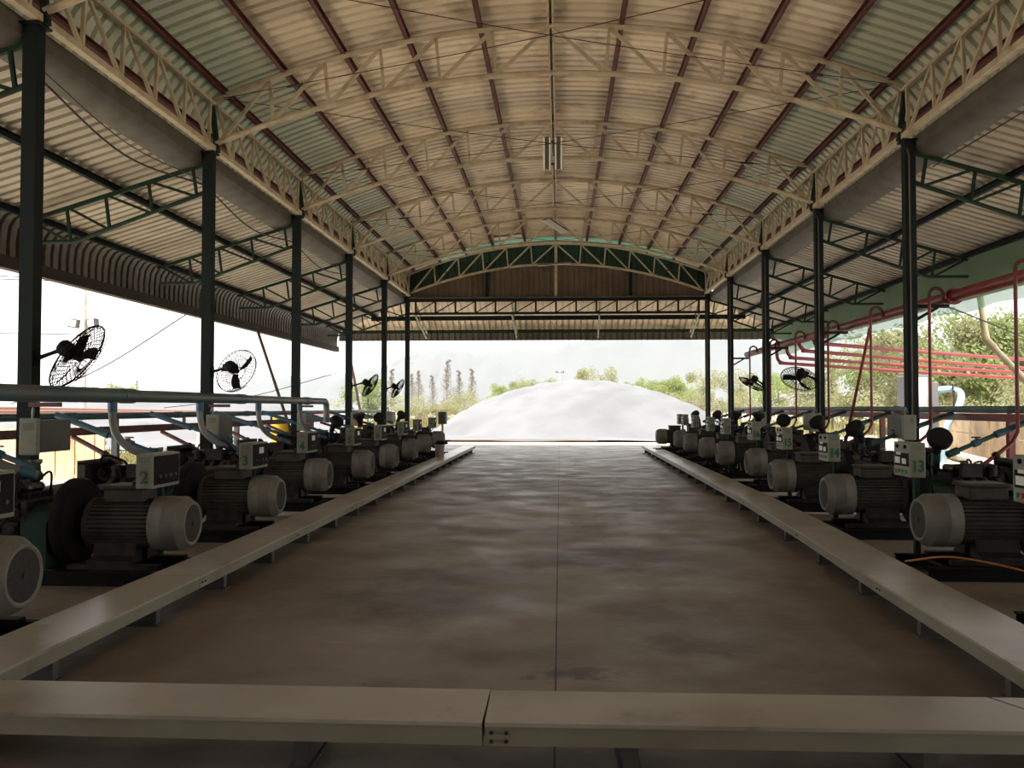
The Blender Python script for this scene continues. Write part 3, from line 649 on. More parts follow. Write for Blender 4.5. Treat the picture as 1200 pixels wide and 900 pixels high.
LX = [-3.12, -3.10, -3.09, -3.16, -3.06, -3.09, -3.08, -3.14, -3.11]
for (n, y, z), x in zip(LU, LX):
    lab = ('generator set with dusty fan cowl cut off by the left edge of the picture' if n == 1 else
           'generator set with a green %d on its control box, left row' % n)
    genset(-1, False, n, x, y, z, lab, 'generator sets in the left row', 0 if n < 6 else (1, 3, 2, 1)[n - 6])
RU = [(12, 5.65, 0), (13, 8.0, 0), (14, 10.35, 0), (15, 12.7, .03), (16, 15.05, .08), (17, 17.4, .11), (18, 19.75, .11), (19, 22.1, .13), (20, 24.45, .14), (21, 26.8, .13)]
RX = [3.28, 3.38, 3.25, 3.20, 3.36, 3.28, 3.32, 3.30, 3.36, 3.12]
for (n, y, z), x in zip(RU, RX):
    lab = ('generator set whose control box is cut off by the right edge of the picture' if n == 12 else
           'generator set with a green %d on its control box, right row' % n)
    genset(1, True, n, x, y, z, lab, 'generator sets in the right row', (1, 1, 2, 1, 1, 2, 3, 3, 1, 1)[n - 12], (0, 0, .12, .24, .16, .2, .26, .3, .32, .75)[n - 12])
# pipes of each generator: gas feed and exhaust
def gaspipe(s, n, X, Y, zoff, nm):
    r = thing('gas_pipe', 'blue gas pipe from the pipe rack to generator %d, %s row' % (n, nm), 'pipe', (s * 5.8, Y, 1.4), 'gas pipes to the generators')
    a = Vector((s * 5.85, Y + .08, 1.42)); b = Vector((X + s * 1.45, Y + .05, .94 + zoff)); c = a.lerp(b, .45); d = a.lerp(b, .78)
    part(r, 'pipe', MB().tube([a, c], .036, 10).tube([c, b], .026, 10), 'blue' if s < 0 else 'teal')
    part(r, 'coupling', MB().tube([a.lerp(b, .42), a.lerp(b, .50)], .044, 10), 'blue')
    part(r, 'coupling', MB().tube([a.lerp(b, .88), a.lerp(b, .99)], .044, 10), 'teal')
    v = part(r, 'valve', MB().tube([a.lerp(b, .66), a.lerp(b, .73)], .042, 10).tube([a.lerp(b, .695), a.lerp(b, .695) + Vector((0, 0, .06))], .014, 8), 'blue')
    q = a.lerp(b, .695) + Vector((0, 0, .065)); part(v, 'valve_handle', MB().bar(q - Vector((.05, 0, 0)), q + Vector((.05, 0, 0)), .025, .018), 'btn_r' if s < 0 else 'iron')
for (n, y, z), x in zip(LU, LX): gaspipe(-1, n, x, y, z, 'left')
for (n, y, z), x in zip(RU, RX): gaspipe(1, n, x, y, z, 'right')
for (n, y, z), x in zip(LU, LX):
    k_ = -.7 if n == 8 else 1; a = (-5.88, y + .5 * k_, 1.14)
    r = thing('exhaust_pipe', 'thin red pipe sloping from the red rack beam down to generator %d' % n, 'pipe', (-5.88, y + .5, .9), 'red pipes of the left generators')
    part(r, 'pipe', MB().tube(smoothpath([a, (-5.55, y + .35 * k_, 1.02), (-5.15, y + .18 * k_, .86), (-5.02, y + .1 * k_, .78), (-4.98, y + .05 * k_, .66)]), .03, 9), 'redp')
    part(r, 'flange', MB().tube([(-5.36, y + .27 * k_, .945), (-5.33, y + .255 * k_, .932)], .048, 10), 'redp')
for (n, y, z), x in zip(RU, RX):
    if n in (12, 21): continue
    r = thing('exhaust_pipe', 'red exhaust pipe of generator %d rising to a crook above the red header' % n, 'pipe', (5.5, y, .8), 'red crooked exhaust pipes')
    part(r, 'riser', MB().tube([(5.0, y - .1, .80 + z), (5.3, y - .04, 1.0), (5.44, y, 1.1), (5.5, y, 1.22), (5.5, y, 2.0), (5.5, y, 3.12)], .023, 10), 'red')
    part(r, 'crook', MB().tube([(5.5, y, 3.1)] + arc((5.60, y, 3.14), .10, PI, 0, 10) + [(5.70, y, 3.06)], .024, 10), 'redp')
    part(r, 'flange', MB().tube([(5.20, y - .06, .93), (5.235, y - .055, .955)], .045, 10), 'iron')

# ------------------------------------------------------------------ pipe racks and long pipes
for s, nm in ((-1, 'left'), (1, 'right')):
    zr = 1.20 if s < 0 else 1.37
    r = thing('pipe_rack', 'red steel pipe rack running behind the %s row of generators' % nm, 'pipe rack', (s * 5.95, 3, 0))
    g = MB(); X = s * 5.95; g.box(X - .03, X + .03, 2, 29.5, zr - .05, zr - .042); g.box(X - .03, X + .03, 2, 29.5, zr + .042, zr + .05); g.box(X - .006, X + .006, 2, 29.5, zr - .042, zr + .042)
    part(r, 'rail', g, 'redp' if s < 0 else 'red')
    for i in range(6): part(r, 'post', MB().box(X - .04, X + .04, 6.95 + 4.4 * i, 7.03 + 4.4 * i, 0, zr - .05), 'greyhose' if s < 0 else 'red')
    for i in range(13):
        y = 3 + 2.1 * i; part(r, 'saddle', MB().box(X - .02, X + .02, y, y + .04, zr + .05, 1.345 if s < 0 else 1.43), 'redp' if s < 0 else 'red')
r = thing('gas_main', 'long dull blue gas main lying on the red rack, left side', 'pipe', (-5.95, 3, 1.35))
part(r, 'pipe', MB().tube([(-5.95, 2, 1.39), (-5.95, 29, 1.39)], .045, 12), 'teal')
for i in range(8): part(r, 'coupling', MB().tube([(-5.95, 4.2 + 3 * i, 1.39), (-5.95, 4.4 + 3 * i, 1.39)], .053, 12), 'blue')
for j, (dx, dz, rr, lb) in enumerate(((0, .01, .05, 'middle'), (-.095, .015, .042, 'inner'), (.10, .01, .045, 'outer'))):
    r = thing('gas_main', 'long grey blue pipe on the right rack, %s of the three' % lb, 'pipe', (5.95 + dx, 3, 1.43), 'pipes on the right rack')
    part(r, 'pipe', MB().tube([(5.95 + dx, 2 + 1.5 * i, 1.465 + dz + .006 * math.sin(i * 2.1 + j)) for i in range(19)], rr, 10), 'rackpipe')
    for i in range(5): part(r, 'coupling', MB().tube([(5.95 + dx, 5 + j + 5 * i, 1.465 + dz), (5.95 + dx, 5.2 + j + 5 * i, 1.465 + dz)], rr + .008, 10), 'teal')
# large header with drop hoses, left
r = thing('header_pipe', 'thick blue grey header pipe along the left columns at eye level', 'pipe', (-4.95, 4, 1.5))
Z = 1.64
part(r, 'pipe', MB().tube([(-4.95, 2.5, Z), (-4.95, 9.75, Z)], .083, 16), 'bluegrey')
part(r, 'pipe', MB().tube([(-4.95, 9.7, Z), (-4.95, 13.4, Z)], .075, 16), 'bluegrey')
part(r, 'pipe', MB().tube([(-4.95, 13.3, Z), (-4.95, 18.2, Z)], .066, 16), 'yellowpvc' if False else 'greyhose')
for y in (9.75, 13.35, 16.9): part(r, 'coupling', MB().tube([(-4.95, y - .14, Z), (-4.95, y + .14, Z)], .089 if y < 12 else .08, 16), 'bluegrey')
part(r, 'end_elbow', MB().tube([(-4.95, 18.15, Z)] + [(-4.95, 18.2 + .16 * math.sin(a), Z - .16 + .16 * math.cos(a)) for a in [PI / 2 * i / 6 for i in range(7)]] + [(-4.95, 18.36, 1.18)], .066, 14), 'greyhose')
for k in (2, 3, 4):
    y = YK[k]; part(r, 'bracket', MB().box(-5.2, -4.88, y - .11, y - .06, Z - .13, Z - .085), 'redp')
for i, y in enumerate((4.75, 7.1, 9.44, 11.8, 14.15, 16.45)):
    h = part(r, 'drop_hose', MB().tube(smoothpath([(-4.95, y, 1.46), (-4.94, y, 1.32), (-4.90, y + .02, 1.18), (-4.78, y + .07, 1.04), (-4.62, y + .16, .95), (-4.5, y + .25, .90)]), .042, 12), 'greyhose')
    part(h, 'socket', MB().tube([(-4.95, y, 1.60), (-4.95, y, 1.45)], .052, 12), 'blue')
    part(h, 'end_socket', MB().tube([(-4.62, y + .16, .95), (-4.52, y + .24, .905)], .05, 12), 'blue')
r = thing('water_pipe', 'low blue pipe running behind the left generators at knee height', 'pipe', (-5.62, 4, 0))
part(r, 'pipe', MB().tube([(-5.62, 3, .56), (-5.62, 24, .56)], .07, 12), 'bluegrey')
for i in range(5): part(r, 'stand', MB().box(-5.66, -5.58, 5.3 + 4.4 * i, 5.38 + 4.4 * i, 0, .49), 'black')
# red header on the right and its branches
r = thing('header_pipe', 'thick dark red header pipe along the outside of the right columns', 'pipe', (5.8, 4, 3.1))
part(r, 'pipe', MB().tube([(5.8, 3, 3.11), (5.8, 26.2, 3.11)], .085, 16), 'red')
for y in (9.5, 12.55, 18.6, 22.4): part(r, 'flange', MB().tube([(5.8, y, 3.11), (5.8, y + .05, 3.11)], .125, 16), 'red')
for k in (3, 4, 5, 6):
    y = YK[k]; part(r, 'bracket', MB().bar((5.33, y, 2.99), (5.82, y, 2.99), .05).bar((5.33, y, 2.78), (5.66, y, 2.97), .04), 'coldark')
for i, (y, zs, ex, ey, ez) in enumerate(((22.7, 2.66, 15.2, 26.9, 2.34), (21.7, 2.74, 15.2, 26.4, 2.47), (20.6, 2.84, 15.2, 25.9, 2.55), (19.65, 2.95, 15.2, 25.4, 2.76))):
    r = thing('branch_pipe', 'bright red pipe branching off the red header to the right, %s' % ('lowest', 'second lowest', 'second highest', 'highest')[i], 'pipe', (5.8, y, zs), 'red branch pipes outside on the right')
    part(r, 'pipe', MB().tube(smoothpath([(5.8, y, 3.06), (5.84, y, zs + .12), (5.98, y + .06, zs + .02), (6.3, y + .2, zs), (10.5, (y + ey) / 2, (zs + ez) / 2), (ex, ey, ez)], 6), .043, 12), 'pink')
    part(r, 'stay', MB().bar((ex - .3, ey - .12, -.06), (ex - .3, ey - .12, ez + .02), .06), 'red')
# ------------------------------------------------------------------ boxes on columns
def jbox(s, k, nm, NM):
    y = YK[k]; X = s * W
    r = thing('switch_box', 'pale switch box on the %s row column %s' % (nm, NM[k]), 'switch box', (X, y, 1.05), 'switch boxes on the columns')
    x0, x1 = sorted((s * 5.19, s * 4.95)) if s < 0 else (5.0, 5.19)
    part(r, 'case', MB().bbox(x0 + (.11 if s < 0 else 0), x1, y - .30, y + .22, 1.06, 1.38, .006), 'greybox')
    g = MB(); part(r, 'front_cover', MB().bbox(x0 + (.06 if s < 0 else 0), x1, y - .36, y - .30, 1.04, 1.40, .008), 'box')
    g = MB()
    for i in range(4): g.box(x0 + .1, x1 - .03, y - .364, y - .358, 1.34 - i * .018, 1.346 - i * .018)
    part(r, 'vent_slots', g, 'greybox')
    part(r, 'mount', MB().box(*sorted((s * 5.19, s * 5.10)), y - .06, y + .06, 1.1, 1.3), 'black')
    part(r, 'conduit', MB().tube(smoothpath([(s * 5.1, y - .2, 1.38), (s * 5.09, y - .2, 1.46), (s * 5.13, y - .14, 1.5), (s * 5.17, y - .1, 1.44)]), .012, 6), 'greyhose')
for k in (2, 3, 4, 5, 6): jbox(-1, k, 'left', NAMEC)
for k in (3, 4, 5): jbox(1, k, 'right', NAMER)

# ------------------------------------------------------------------ fans
def fan(s, k, c, n, label, dia=.70):
    y = YK[k]; c = Vector(c); n = Vector(n).normalized(); col = Vector((s * (W - .075), y, c.z - .02))
    r = thing('wall_fan', label, 'fan', (s * (W - .075), y, c.z), 'fans on the columns')
    u = n.cross(Vector((0, 0, 1))).normalized(); v = u.cross(n); R_ = dia / 2
    g = MB()
    def ring(rad, off, rr, nn=36): g.tube([c + n * off + (u * math.cos(2 * PI * i / nn) + v * math.sin(2 * PI * i / nn)) * rad for i in range(nn)], rr, 6, closed=True)
    ring(R_, 0, .008); ring(R_ * .99, .03, .004); ring(R_ * .66, .075, .003); ring(R_ * .66, -.05, .003); ring(.09, .09, .005); ring(.07, -.07, .004)
    part_rings = part(r, 'cage_rings', g, 'black')
    g = MB()
    for i in range(36):
        a = 2 * PI * i / 36; e = u * math.cos(a) + v * math.sin(a)
        g.tube([c + e * .09 + n * .09, c + e * R_ * .66 + n * .078, c + e * R_ + n * .01], .004, 5, False)
        g.tube([c + e * .07 - n * .07, c + e * R_ * .66 - n * .052, c + e * R_], .004, 5, False)
    part(r, 'cage_wires', g, 'black')
    for i in range(3):
        a = 2 * PI * i / 3 + .5; g = MB(); rows = []
        for j in range(6):
            t = j / 5; rad = .05 + (R_ * .88 - .05) * t; wd = .06 + .07 * math.sin(t * 2.4); aa = a + .35 * t; rows.append([])
            e = u * math.cos(aa) + v * math.sin(aa); f = -u * math.sin(aa) + v * math.cos(aa)
            for q in (-.5, 0, .5): rows[-1].append(c + e * rad + f * (wd * q) + n * (.035 * q + .02))
        g.grid([[tuple(p) for p in rw] for rw in rows]); g.grid([[tuple(p + n * .004) for p in rw] for rw in rows])
        part(r, 'blade', g, 'black')
    part(r, 'motor', MB().lathe([(0, .05), (.01, .08), (.14, .085), (.17, .06), (.18, .02)], c - n * .04, -n, 18), 'black')
    part(r, 'hub', MB().lathe([(0, .03), (.02, .045), (.07, .04), (.09, .02)], c - n * .03, n, 12), 'black')
    e = c - n * .15
    part(r, 'bracket', MB().tube([col, (col.lerp(e, .55)), e], [.025, .02, .03], 8).box(*sorted((s * (W - .075), s * (W - .09))), y - .05, y + .05, c.z - .1, c.z + .06), 'black')
fan(-1, 2, (-4.76, 8.4, 2.02), (.80, .10, -.55), 'black wall fan seen edge on, on the left column nearest the camera', .76)
fan(-1, 3, (-4.80, 12.75, 2.07), (.28, .86, -.38), 'black wall fan with open round cage, on the second left column', .70)
fan(1, 4, (4.86, 17.15, 2.08), (-.05, .66, -.75), 'black wall fan tipped downwards, on the second right column', .72)
fan(1, 5, (4.90, 21.5, 2.10), (-.42, .25, -.87), 'black wall fan seen nearly edge on, on the third right column', .70)
fan(-1, 5, (-4.72, 21.6, 2.08), (.7, .45, -.5), 'black wall fan on the fourth left column, against a green tree', .66)
fan(-1, 6, (-4.85, 26.0, 2.10), (.75, .4, -.5), 'black wall fan on the fifth left column, at the far left', .66)

# ------------------------------------------------------------------ loose things
o = Vector((-2.98, 22.0, .222))
r = thing('plastic_tub', 'cloudy plastic tub with reddish contents standing on the left cable tray', 'tub', o)
part(r, 'wall', MB().lathe([(0, .105), (.30, .128), (.32, .138), (.33, .138), (.33, .128), (.02, .10)], o, (0, 0, 1), 24), 'tub')
part(r, 'contents', MB().lathe([(0, .10), (.2, .117), (.2, .02)], o + Vector((0, 0, .012)), (0, 0, 1), 20), 'tubred')
g = MB()
for i in range(9):
    a = R.uniform(0, 2 * PI); d = R.uniform(.02, .13); p = o + Vector((d * math.cos(a) + .03, d * math.sin(a), .345 + R.uniform(0, .03)))
    g.tube(smoothpath([p - Vector((.06, .02, .005)), p + Vector((0, 0, .03)), p + Vector((.07, .03, -.005))], 4), [.015] + [.03] * 7 + [.012], 7)
single('dark_rag', g, 'rubber', 'crumpled dark rag on the rim of the plastic tub', 'rag', o + Vector((0, 0, .335)))
r = thing('end_switch_box', 'small dark switch box on a post at the far end of the left row', 'switch box', (-3.5, 26.2, 0))
part(r, 'case', MB().bbox(-3.61, -3.37, 26.1, 26.4, 1.0, 1.38, .01), 'greybox'); part(r, 'post', MB().box(-3.52, -3.46, 26.2, 26.26, .01, 1.0), 'yellow'); part(r, 'foot_plate', MB().box(-3.59, -3.39, 26.13, 26.33, 0, .012), 'black')
g = MB(); g.tube(smoothpath([(3.05, 7.45, .2), (3.5, 7.55, .22), (4.0, 7.35, .14), (4.3, 7.2, .02), (4.6, 7.1, .012), (4.8, 7.3, .012)], 8), .009, 7)
single('extension_cord', g, 'orange', 'orange cord trailing over the skid of the generator marked 13', 'cord', (4.3, 7.2, 0))
for (x, y, lb) in ((-7.85, 24.0, 'nearer'), (-8.0, 34.0, 'farther')):
    r = thing('plastic_drum', 'yellow plastic drum with blue base outside the left row, %s one' % lb, 'drum', (x, y, -.06), 'yellow drums outside')
    part(r, 'body', MB().lathe([(.0, .24), (.35, .26), (.36, .275), (.38, .275), (.39, .26), (.72, .25), (.8, .2), (.82, .1)], (x, y, .44), (0, 0, 1), 20), 'yellow')
    part(r, 'base', MB().lathe([(0, .27), (.5, .27), (.5, .2)], (x, y, -.06), (0, 0, 1), 20), 'blue')
def pole(a, b, rad, m, label, grp, nm='leaning_pole'):
    return single(nm, MB().tube([a, b], rad, 8), m, label, 'pole', b if b[2] < a[2] else a, grp)
pole((-8.36, 23.5, 3.7), (-7.3, 24.2, -.06), .045, 'rust', 'rusty leaning pole propping the left roof edge, behind the third column', 'leaning props')
pole((-9.2, 37, 4.4), (-8.4, 37.3, -.06), .06, 'rust', 'rusty leaning pole outside, between the fourth and fifth left columns', 'leaning props')
pole((5.86, 16.1, 2.98), (5.55, 17.1, 0), .03, 'red', 'red brown leaning prop under the red header on the right', 'leaning props')
r = thing('downpipe', 'aged pale downpipe bending outwards from the right roof edge', 'pipe', (8.6, 16, 0))
part(r, 'pipe', MB().tube([(8.55, 17.6, 3.95), (8.55, 17.5, 3.5), (8.55, 17.35, 2.85), (8.62, 16.9, 2.5), (8.85, 15.5, 1.4), (9.0, 14.8, .9)], .062, 12), 'yellowpvc')
part(r, 'elbow', MB().tube([(8.55, 17.4, 3.0), (8.55, 17.35, 2.85), (8.60, 17.1, 2.65)], .074, 12), 'yellowpvc')
part(r, 'outlet', MB().tube([(9.0, 14.8, .92), (9.0, 14.75, .4), (9.0, 14.75, -.06)], .064, 12), 'yellowpvc')
for (pts, rad, lb) in (([(-5.35, 8.4, 5.02), (-5.4, 10.5, 4.72), (-5.38, 12.8, 4.95)], .013, 'thick dark cable drooping between the first and second left columns'),
                       ([(-5.35, 8.4, 5.12), (-5.42, 10.6, 4.9), (-5.38, 12.8, 5.02)], .007, 'thin dark cable drooping between the first and second left columns'),
                       ([(-5.35, 12.8, 4.95), (-5.4, 15, 4.72), (-5.38, 17.2, 4.92)], .013, 'thick dark cable drooping between the second and third left columns'),
                       ([(-5.35, 17.2, 4.92), (-5.4, 19.4, 4.74), (-5.38, 21.6, 4.92)], .013, 'thick dark cable drooping between the third and fourth left columns'),
                       ([(5.62, 6.0, 5.02), (5.62, 9.5, 5.0), (5.62, 12.8, 5.05)], .009, 'thin dark cable under the right lean-to roof before the first column')):
    single('hanging_cable', MB().tube(smoothpath(pts, 8), rad, 6), 'cable', lb, 'cable', pts[1], 'cables under the eaves')

# ------------------------------------------------------------------ outside: white gas domes
def dome(cx, cy, rx_, ry_, h, label, quilt):
    n = 110; rows = []
    for i in range(n + 1):
        a = -1.15 + 2.3 * i / n; rows.append([])
        for j in range(n + 1):
            b = -1.38 + 2.53 * j / n; rr = (abs(a) ** 2.3 + abs(b) ** 2.3) ** (1 / 2.3)
            x, y = cx + a * rx_, cy + b * ry_
            s_ = max(0, 1 - rr); z = h * (1 - (1 - s_) ** 2) * 1.0
            q = quilt * (abs(math.sin(x * 1.5 + y * .8)) + abs(math.sin(x * 1.5 - y * .8))) * min(1, s_ * 5)
            w = .03 * math.sin(x * .9 + 1.3 * math.sin(y * .8)) * (1 if s_ <= 0 else .3) + .03
            rows[-1].append((x, y, z + q + w - .02))
    single('gas_dome', MB().grid(rows), 'sheetwhite', label, 'gas dome', (cx, cy, 0), 'white gas domes')
dome(1.55, 56, 9.6, 12.5, 3.15, 'large white quilted membrane dome straight ahead beyond the open end', .10)
dome(-22.5, 49, 10.9, 14, 2.45, 'white membrane dome outside beyond the left row of columns', .05)
g = MB(); g.tube(smoothpath([(-4.8, 38.4, .05), (-2, 38.2, .06), (0, 38.35, .05), (1.8, 38.2, .05)], 6), .03, 6); single('dirt_line', g, 'trunk', 'thin dark tube for the dirt line along the front edge of the white apron', 'dirt line', (0, 38.3, 0))  # thin tube standing in for a dirt line, no rope lies here
# right boundary wall of boards, left board fence
r = thing('boundary_wall', 'tan board wall outside on the right behind the red pipes', 'wall', (11, 22, -.06))
A, Bp = Vector((9.4, 14.6, 0)), Vector((14.8, 35.5, 0)); d = (Bp - A).normalized(); L_ = (Bp - A).length
for i in range(9):
    a = A + d * (L_ * i / 9 + .06); b = A + d * (L_ * (i + 1) / 9 - .06)
    for z0, z1 in ((-.06, .72), (.745, 1.36)): part(r, 'panel', MB().bar(a + Vector((0, 0, (z0 + z1) / 2)), b + Vector((0, 0, (z0 + z1) / 2)), .06, z1 - z0), 'boards')
    part(r, 'post', MB().bar(A + d * (L_ * i / 9) + Vector((0, 0, -.06)), A + d * (L_ * i / 9) + Vector((0, 0, 1.42)), .12), 'boards')
single('ground_pipe', MB().tube([(9.2, 15.5, .1), (14.2, 35.5, .1)], .13, 12), 'concpost', 'pale pipe lying on the ground along the tan board wall', 'pipe', (10, 18, 0))
r = thing('board_fence', 'yellow tan board fence outside on the left behind the first column', 'fence', (-11, 18, -.06))
for i in range(14):
    x = -12.8 + i * .22; part(r, 'board', MB().box(x, x + .2, 18.0 + .02 * (i % 2), 18.04 + .02 * (i % 2), -.06, 1.02 + .03 * (i % 3)), 'board_l')
part(r, 'rail', MB().box(-12.8, -9.75, 18.06, 18.12, .7, .78), 'boards')
for i in (0, 1): part(r, 'post', MB().box(-12.6 + 2.6 * i, -12.5 + 2.6 * i, 18.12, 18.22, -.06, 1.1), 'concpost')
for (x, z, lb) in ((-10.6, 1.46, 'nearer'), (-13.2, 1.56, 'farther')):
    r = thing('outdoor_pipe', 'faded red gas pipe on posts outside on the left, the %s one' % lb, 'pipe', (x, 16, -.06), 'faded red pipes outside')
    part(r, 'pipe', MB().tube([(x - .4, 9, z), (x, 18, z - .05), (x + .3, 28, z - .16), (x + .5, 40, z - .3)], .045, 10), 'faded')
    for y in (12, 18.6, 25, 32): part(r, 'post', MB().box(x - .12, x - .02, y, y + .1, -.06, z - .1), 'concpost')
# white cabinet with blue elbow
r = thing('equipment_cabinet', 'white equipment cabinet outside behind the first right column', 'cabinet', (11, 25.6, -.06))
part(r, 'body', MB().bbox(10.3, 10.75, 25.2, 26.4, -.06, 2.45, .02), 'sheetwhite'); part(r, 'door', MB().bbox(10.35, 10.7, 25.17, 25.2, .1, 2.38, .008), 'white'); part(r, 'handle', MB().box(10.42, 10.45, 25.14, 25.17, 1.1, 1.35), 'iron')
part(r, 'annex', MB().bbox(10.75, 11.15, 25.5, 26.4, -.06, 2.25, .02), 'sheetwhite')
r = thing('vent_elbow', 'pale blue pipe elbow beside the white cabinet on the right', 'pipe', (12, 25.2, -.06))
part(r, 'pipe', MB().tube(smoothpath([(11.15, 25.6, 2.02), (11.5, 25.5, 2.04), (11.68, 25.3, 1.9), (11.55, 25.2, 1.5), (11.2, 25.2, .9), (11.1, 25.2, -.06)], 6), .1, 14), 'bluelt')
part(r, 'strap', MB().tube([(11.5, 25.4, 2.0), (11.5, 25.4, 2.2)], .02, 8).box(11.48, 11.52, 25.3, 25.36, 1.3, 2.0), 'rust')
# power pole, wires, far pole
def ppole(x, y, h, label, lamps):
    r = thing('power_pole', label, 'pole', (x, y, -.06), 'power poles')
    part(r, 'shaft', MB().tube([(x, y, -.06), (x, y, h)], [.16, .11], 10), 'concpost')
    part(r, 'crossarm', MB().box(x - .6, x + .6, y - .05, y + .05, h - .25, h - .13), 'galv')
    for q in (-.5, 0, .5): part(r, 'insulator', MB().lathe([(0, .04), (.06, .06), (.1, .03), (.16, .045), (.18, .02)], (x + q, y, h - .13), (0, 0, 1), 10), 'iron')
    if lamps:
        for q in (-1, 1):
            f = part(r, 'floodlight', MB().bar((x + q * .22, y, h - 1.95), (x + q * .6, y - .08, h - 1.9), .3, .36), 'galv')
            part(f, 'lens', MB().bar((x + q * .26, y - .16, h - 1.95), (x + q * .56, y - .24, h - 1.9), .02, .28), 'white')
ppole(-20.0, 35.0, 7.0, 'pale concrete power pole with two floodlights outside on the left', True)
ppole(.15, 118, 6.6, 'small distant power pole rising behind the top of the white dome', False)
for i, (a, b, sg, lb) in enumerate((((-20.4, 35, 6.9), (-36, 22, 8.2), .7, 'upper'), ((-19.6, 35, 6.8), (-36, 20, 7.4), .7, 'middle'), ((-20, 35, 4.6), (-36, 20, 5.2), .6, 'lower'))):
    a, b = Vector(a), Vector(b); m_ = (a + b) / 2 - Vector((0, 0, sg)); single('power_line', MB().tube(smoothpath([a, m_, b], 10), .02, 5), 'cable', 'overhead wire leading left from the power pole, %s one' % lb, 'wire', a, 'overhead wires')
a, b = Vector((-8.5, 13.6, 3.7)), Vector((-19.9, 35, 4.4)); a = Vector((-8.5, 19.4, 3.72)); b = Vector((-13.5, 20.5, 1.6))
single('power_line', MB().tube(smoothpath([a, (a + b) / 2 - Vector((0, 0, .25)), b], 8), .016, 5), 'cable', 'dark wire sloping down from the left roof edge past the first fan', 'wire', a, 'overhead wires')
a, b = Vector((-8.5, 33, 2.9)), Vector((-16, 34, 1.5))
single('power_line', MB().tube(smoothpath([a, (a + b) / 2 - Vector((0, 0, .25)), b], 8), .016, 5), 'cable', 'dark wire outside between the third and fourth left columns', 'wire', a, 'overhead wires')
a, b = Vector((5.9, 13.0, 3.0)), Vector((14, 21, 3.0))
single('power_line', MB().tube(smoothpath([a, (a + b) / 2 - Vector((0, 0, .4)), b], 8), .012, 5), 'cable', 'dark wire drooping outside on the right below the red header', 'wire', a, 'overhead wires')

# ------------------------------------------------------------------ trees
def leafmesh(name, n, shape, size, m, rnd):
    g = MB()
    for i in range(n):
        p = shape(rnd); u = Vector((rnd.gauss(0, 1), rnd.gauss(0, 1), rnd.gauss(0, 1))).normalized(); v = u.orthogonal().normalized(); sz = size * rnd.uniform(.6, 1.3)
        w = u.cross(v); P = Vector(p)
        g.add([P - v * sz, P - w * sz * .5, P + v * sz, P + w * sz * .5], [(0, 1, 2, 3)])
    me = g.mesh(name, M[m], (0, 0, 0), False); return me
def blob(cs):
    def f(rnd):
        cx, cy, cz, r_ = rnd.choice(cs)
        d = Vector((rnd.gauss(0, 1), rnd.gauss(0, 1), rnd.gauss(0, 1))).normalized() * r_ * rnd.random() ** .4
        return (cx + d.x, cy + d.y, cz + d.z * .85)
    return f
def branchy(rnd, h, spread, nb, rt):
    g = MB(); g.tube([(0, 0, 0), (.03, .02, h * .5), (0, .03, h)], [rt, rt * .7, rt * .2], 7)
    for i in range(nb):
        z = h * rnd.uniform(.25, .9); a = rnd.uniform(0, 2 * PI); l = spread * rnd.uniform(.5, 1) * (1.15 - z / h); e = Vector((math.cos(a) * l, math.sin(a) * l, z + l * .7))
        g.tube([(0, 0, z), (e.x * .5, e.y * .5, z + l * .3), e], [rt * .35, rt * .25, rt * .08], 5)
    return g.mesh('trunk', M['trunk'])
rt = random.Random(3); KIND = {}
def variant(key, leaf, n, size, h, cs, spread, nb, rtk): KIND[key] = (leafmesh('foliage', n, blob(cs), size, leaf, rt), branchy(rt, h, spread, nb, rtk))
def cluster(n, h0, h1, rad, br):
    c = [(rt.gauss(0, rad * .5), rt.gauss(0, rad * .5), rt.uniform(h0, h1), rt.uniform(.6, 1) * br) for _ in range(n)]
    mx, my = sum(q[0] for q in c) / n, sum(q[1] for q in c) / n
    return [(a - mx, b - my, z, r_) for a, b, z, r_ in c]
# every kind is modelled 5 m tall
variant('bushy', 'leaf_g', 5200, .095, 3.8, cluster(16, 1.6, 4.2, 2.2, 1.0), 1.7, 14, .13)
variant('pale', 'leaf_y', 3800, .09, 4.0, cluster(14, 1.4, 4.2, 2.0, .95), 1.7, 16, .11)
variant('brush', 'leaf_d', 3600, .09, 3.0, cluster(18, .3, 3.0, 3.2, 1.0), 1.6, 18, .07)
variant('shrub', 'leaf_y', 3600, .09, 3.0, cluster(18, .4, 3.4, 3.0, 1.0), 1.6, 16, .07)
variant('thin', 'leaf_c', 1500, .055, 4.9, [(rt.gauss(0, .55) * (1 - z / 5.6), rt.gauss(0, .55) * (1 - z / 5.6), z, max(.16, 1.1 * (1 - z / 5.5))) for z in [.8 + .12 * i for i in range(34)]], 1.2, 44, .05)
CNT = {}
DESC = {'bushy': 'bushy green tree', 'pale': 'sparse pale green tree', 'brush': 'dry brown thicket', 'shrub': 'yellow green thicket', 'thin': 'tall thin bare tree'}
def fromuv(u, Y):
    a = math.atan((u - 600) / 1000) - YAW; return CAM.x + math.tan(a) * Y
TREES = []
def tree(key, u, vtop, Y, wide, where):
    x = fromuv(u, Y); dist = Y / math.cos(math.atan(56 / 1000)); rngx = math.hypot(x - CAM.x, Y) * math.cos(math.atan((u - 600) / 1000))
    h = 1.5 + (478 - vtop) / 1000 * rngx + .06; TREES.append((key, x, Y, h, wide, where))
C1 = 'left of the white dome'; C2 = 'behind the white dome'; C3 = 'right of the white dome'; C4 = 'beyond the red pipes on the right'; C5 = 'far out on the left'
for u, v, Y, w in ((497, 452, 78, 1.2), (520, 446, 84, 1.2), (545, 448, 80, 1.2), (570, 455, 82, 1.1), (590, 462, 88, 1.1), (608, 468, 90, 1.0)): tree('shrub', u, v, Y, w, C1)
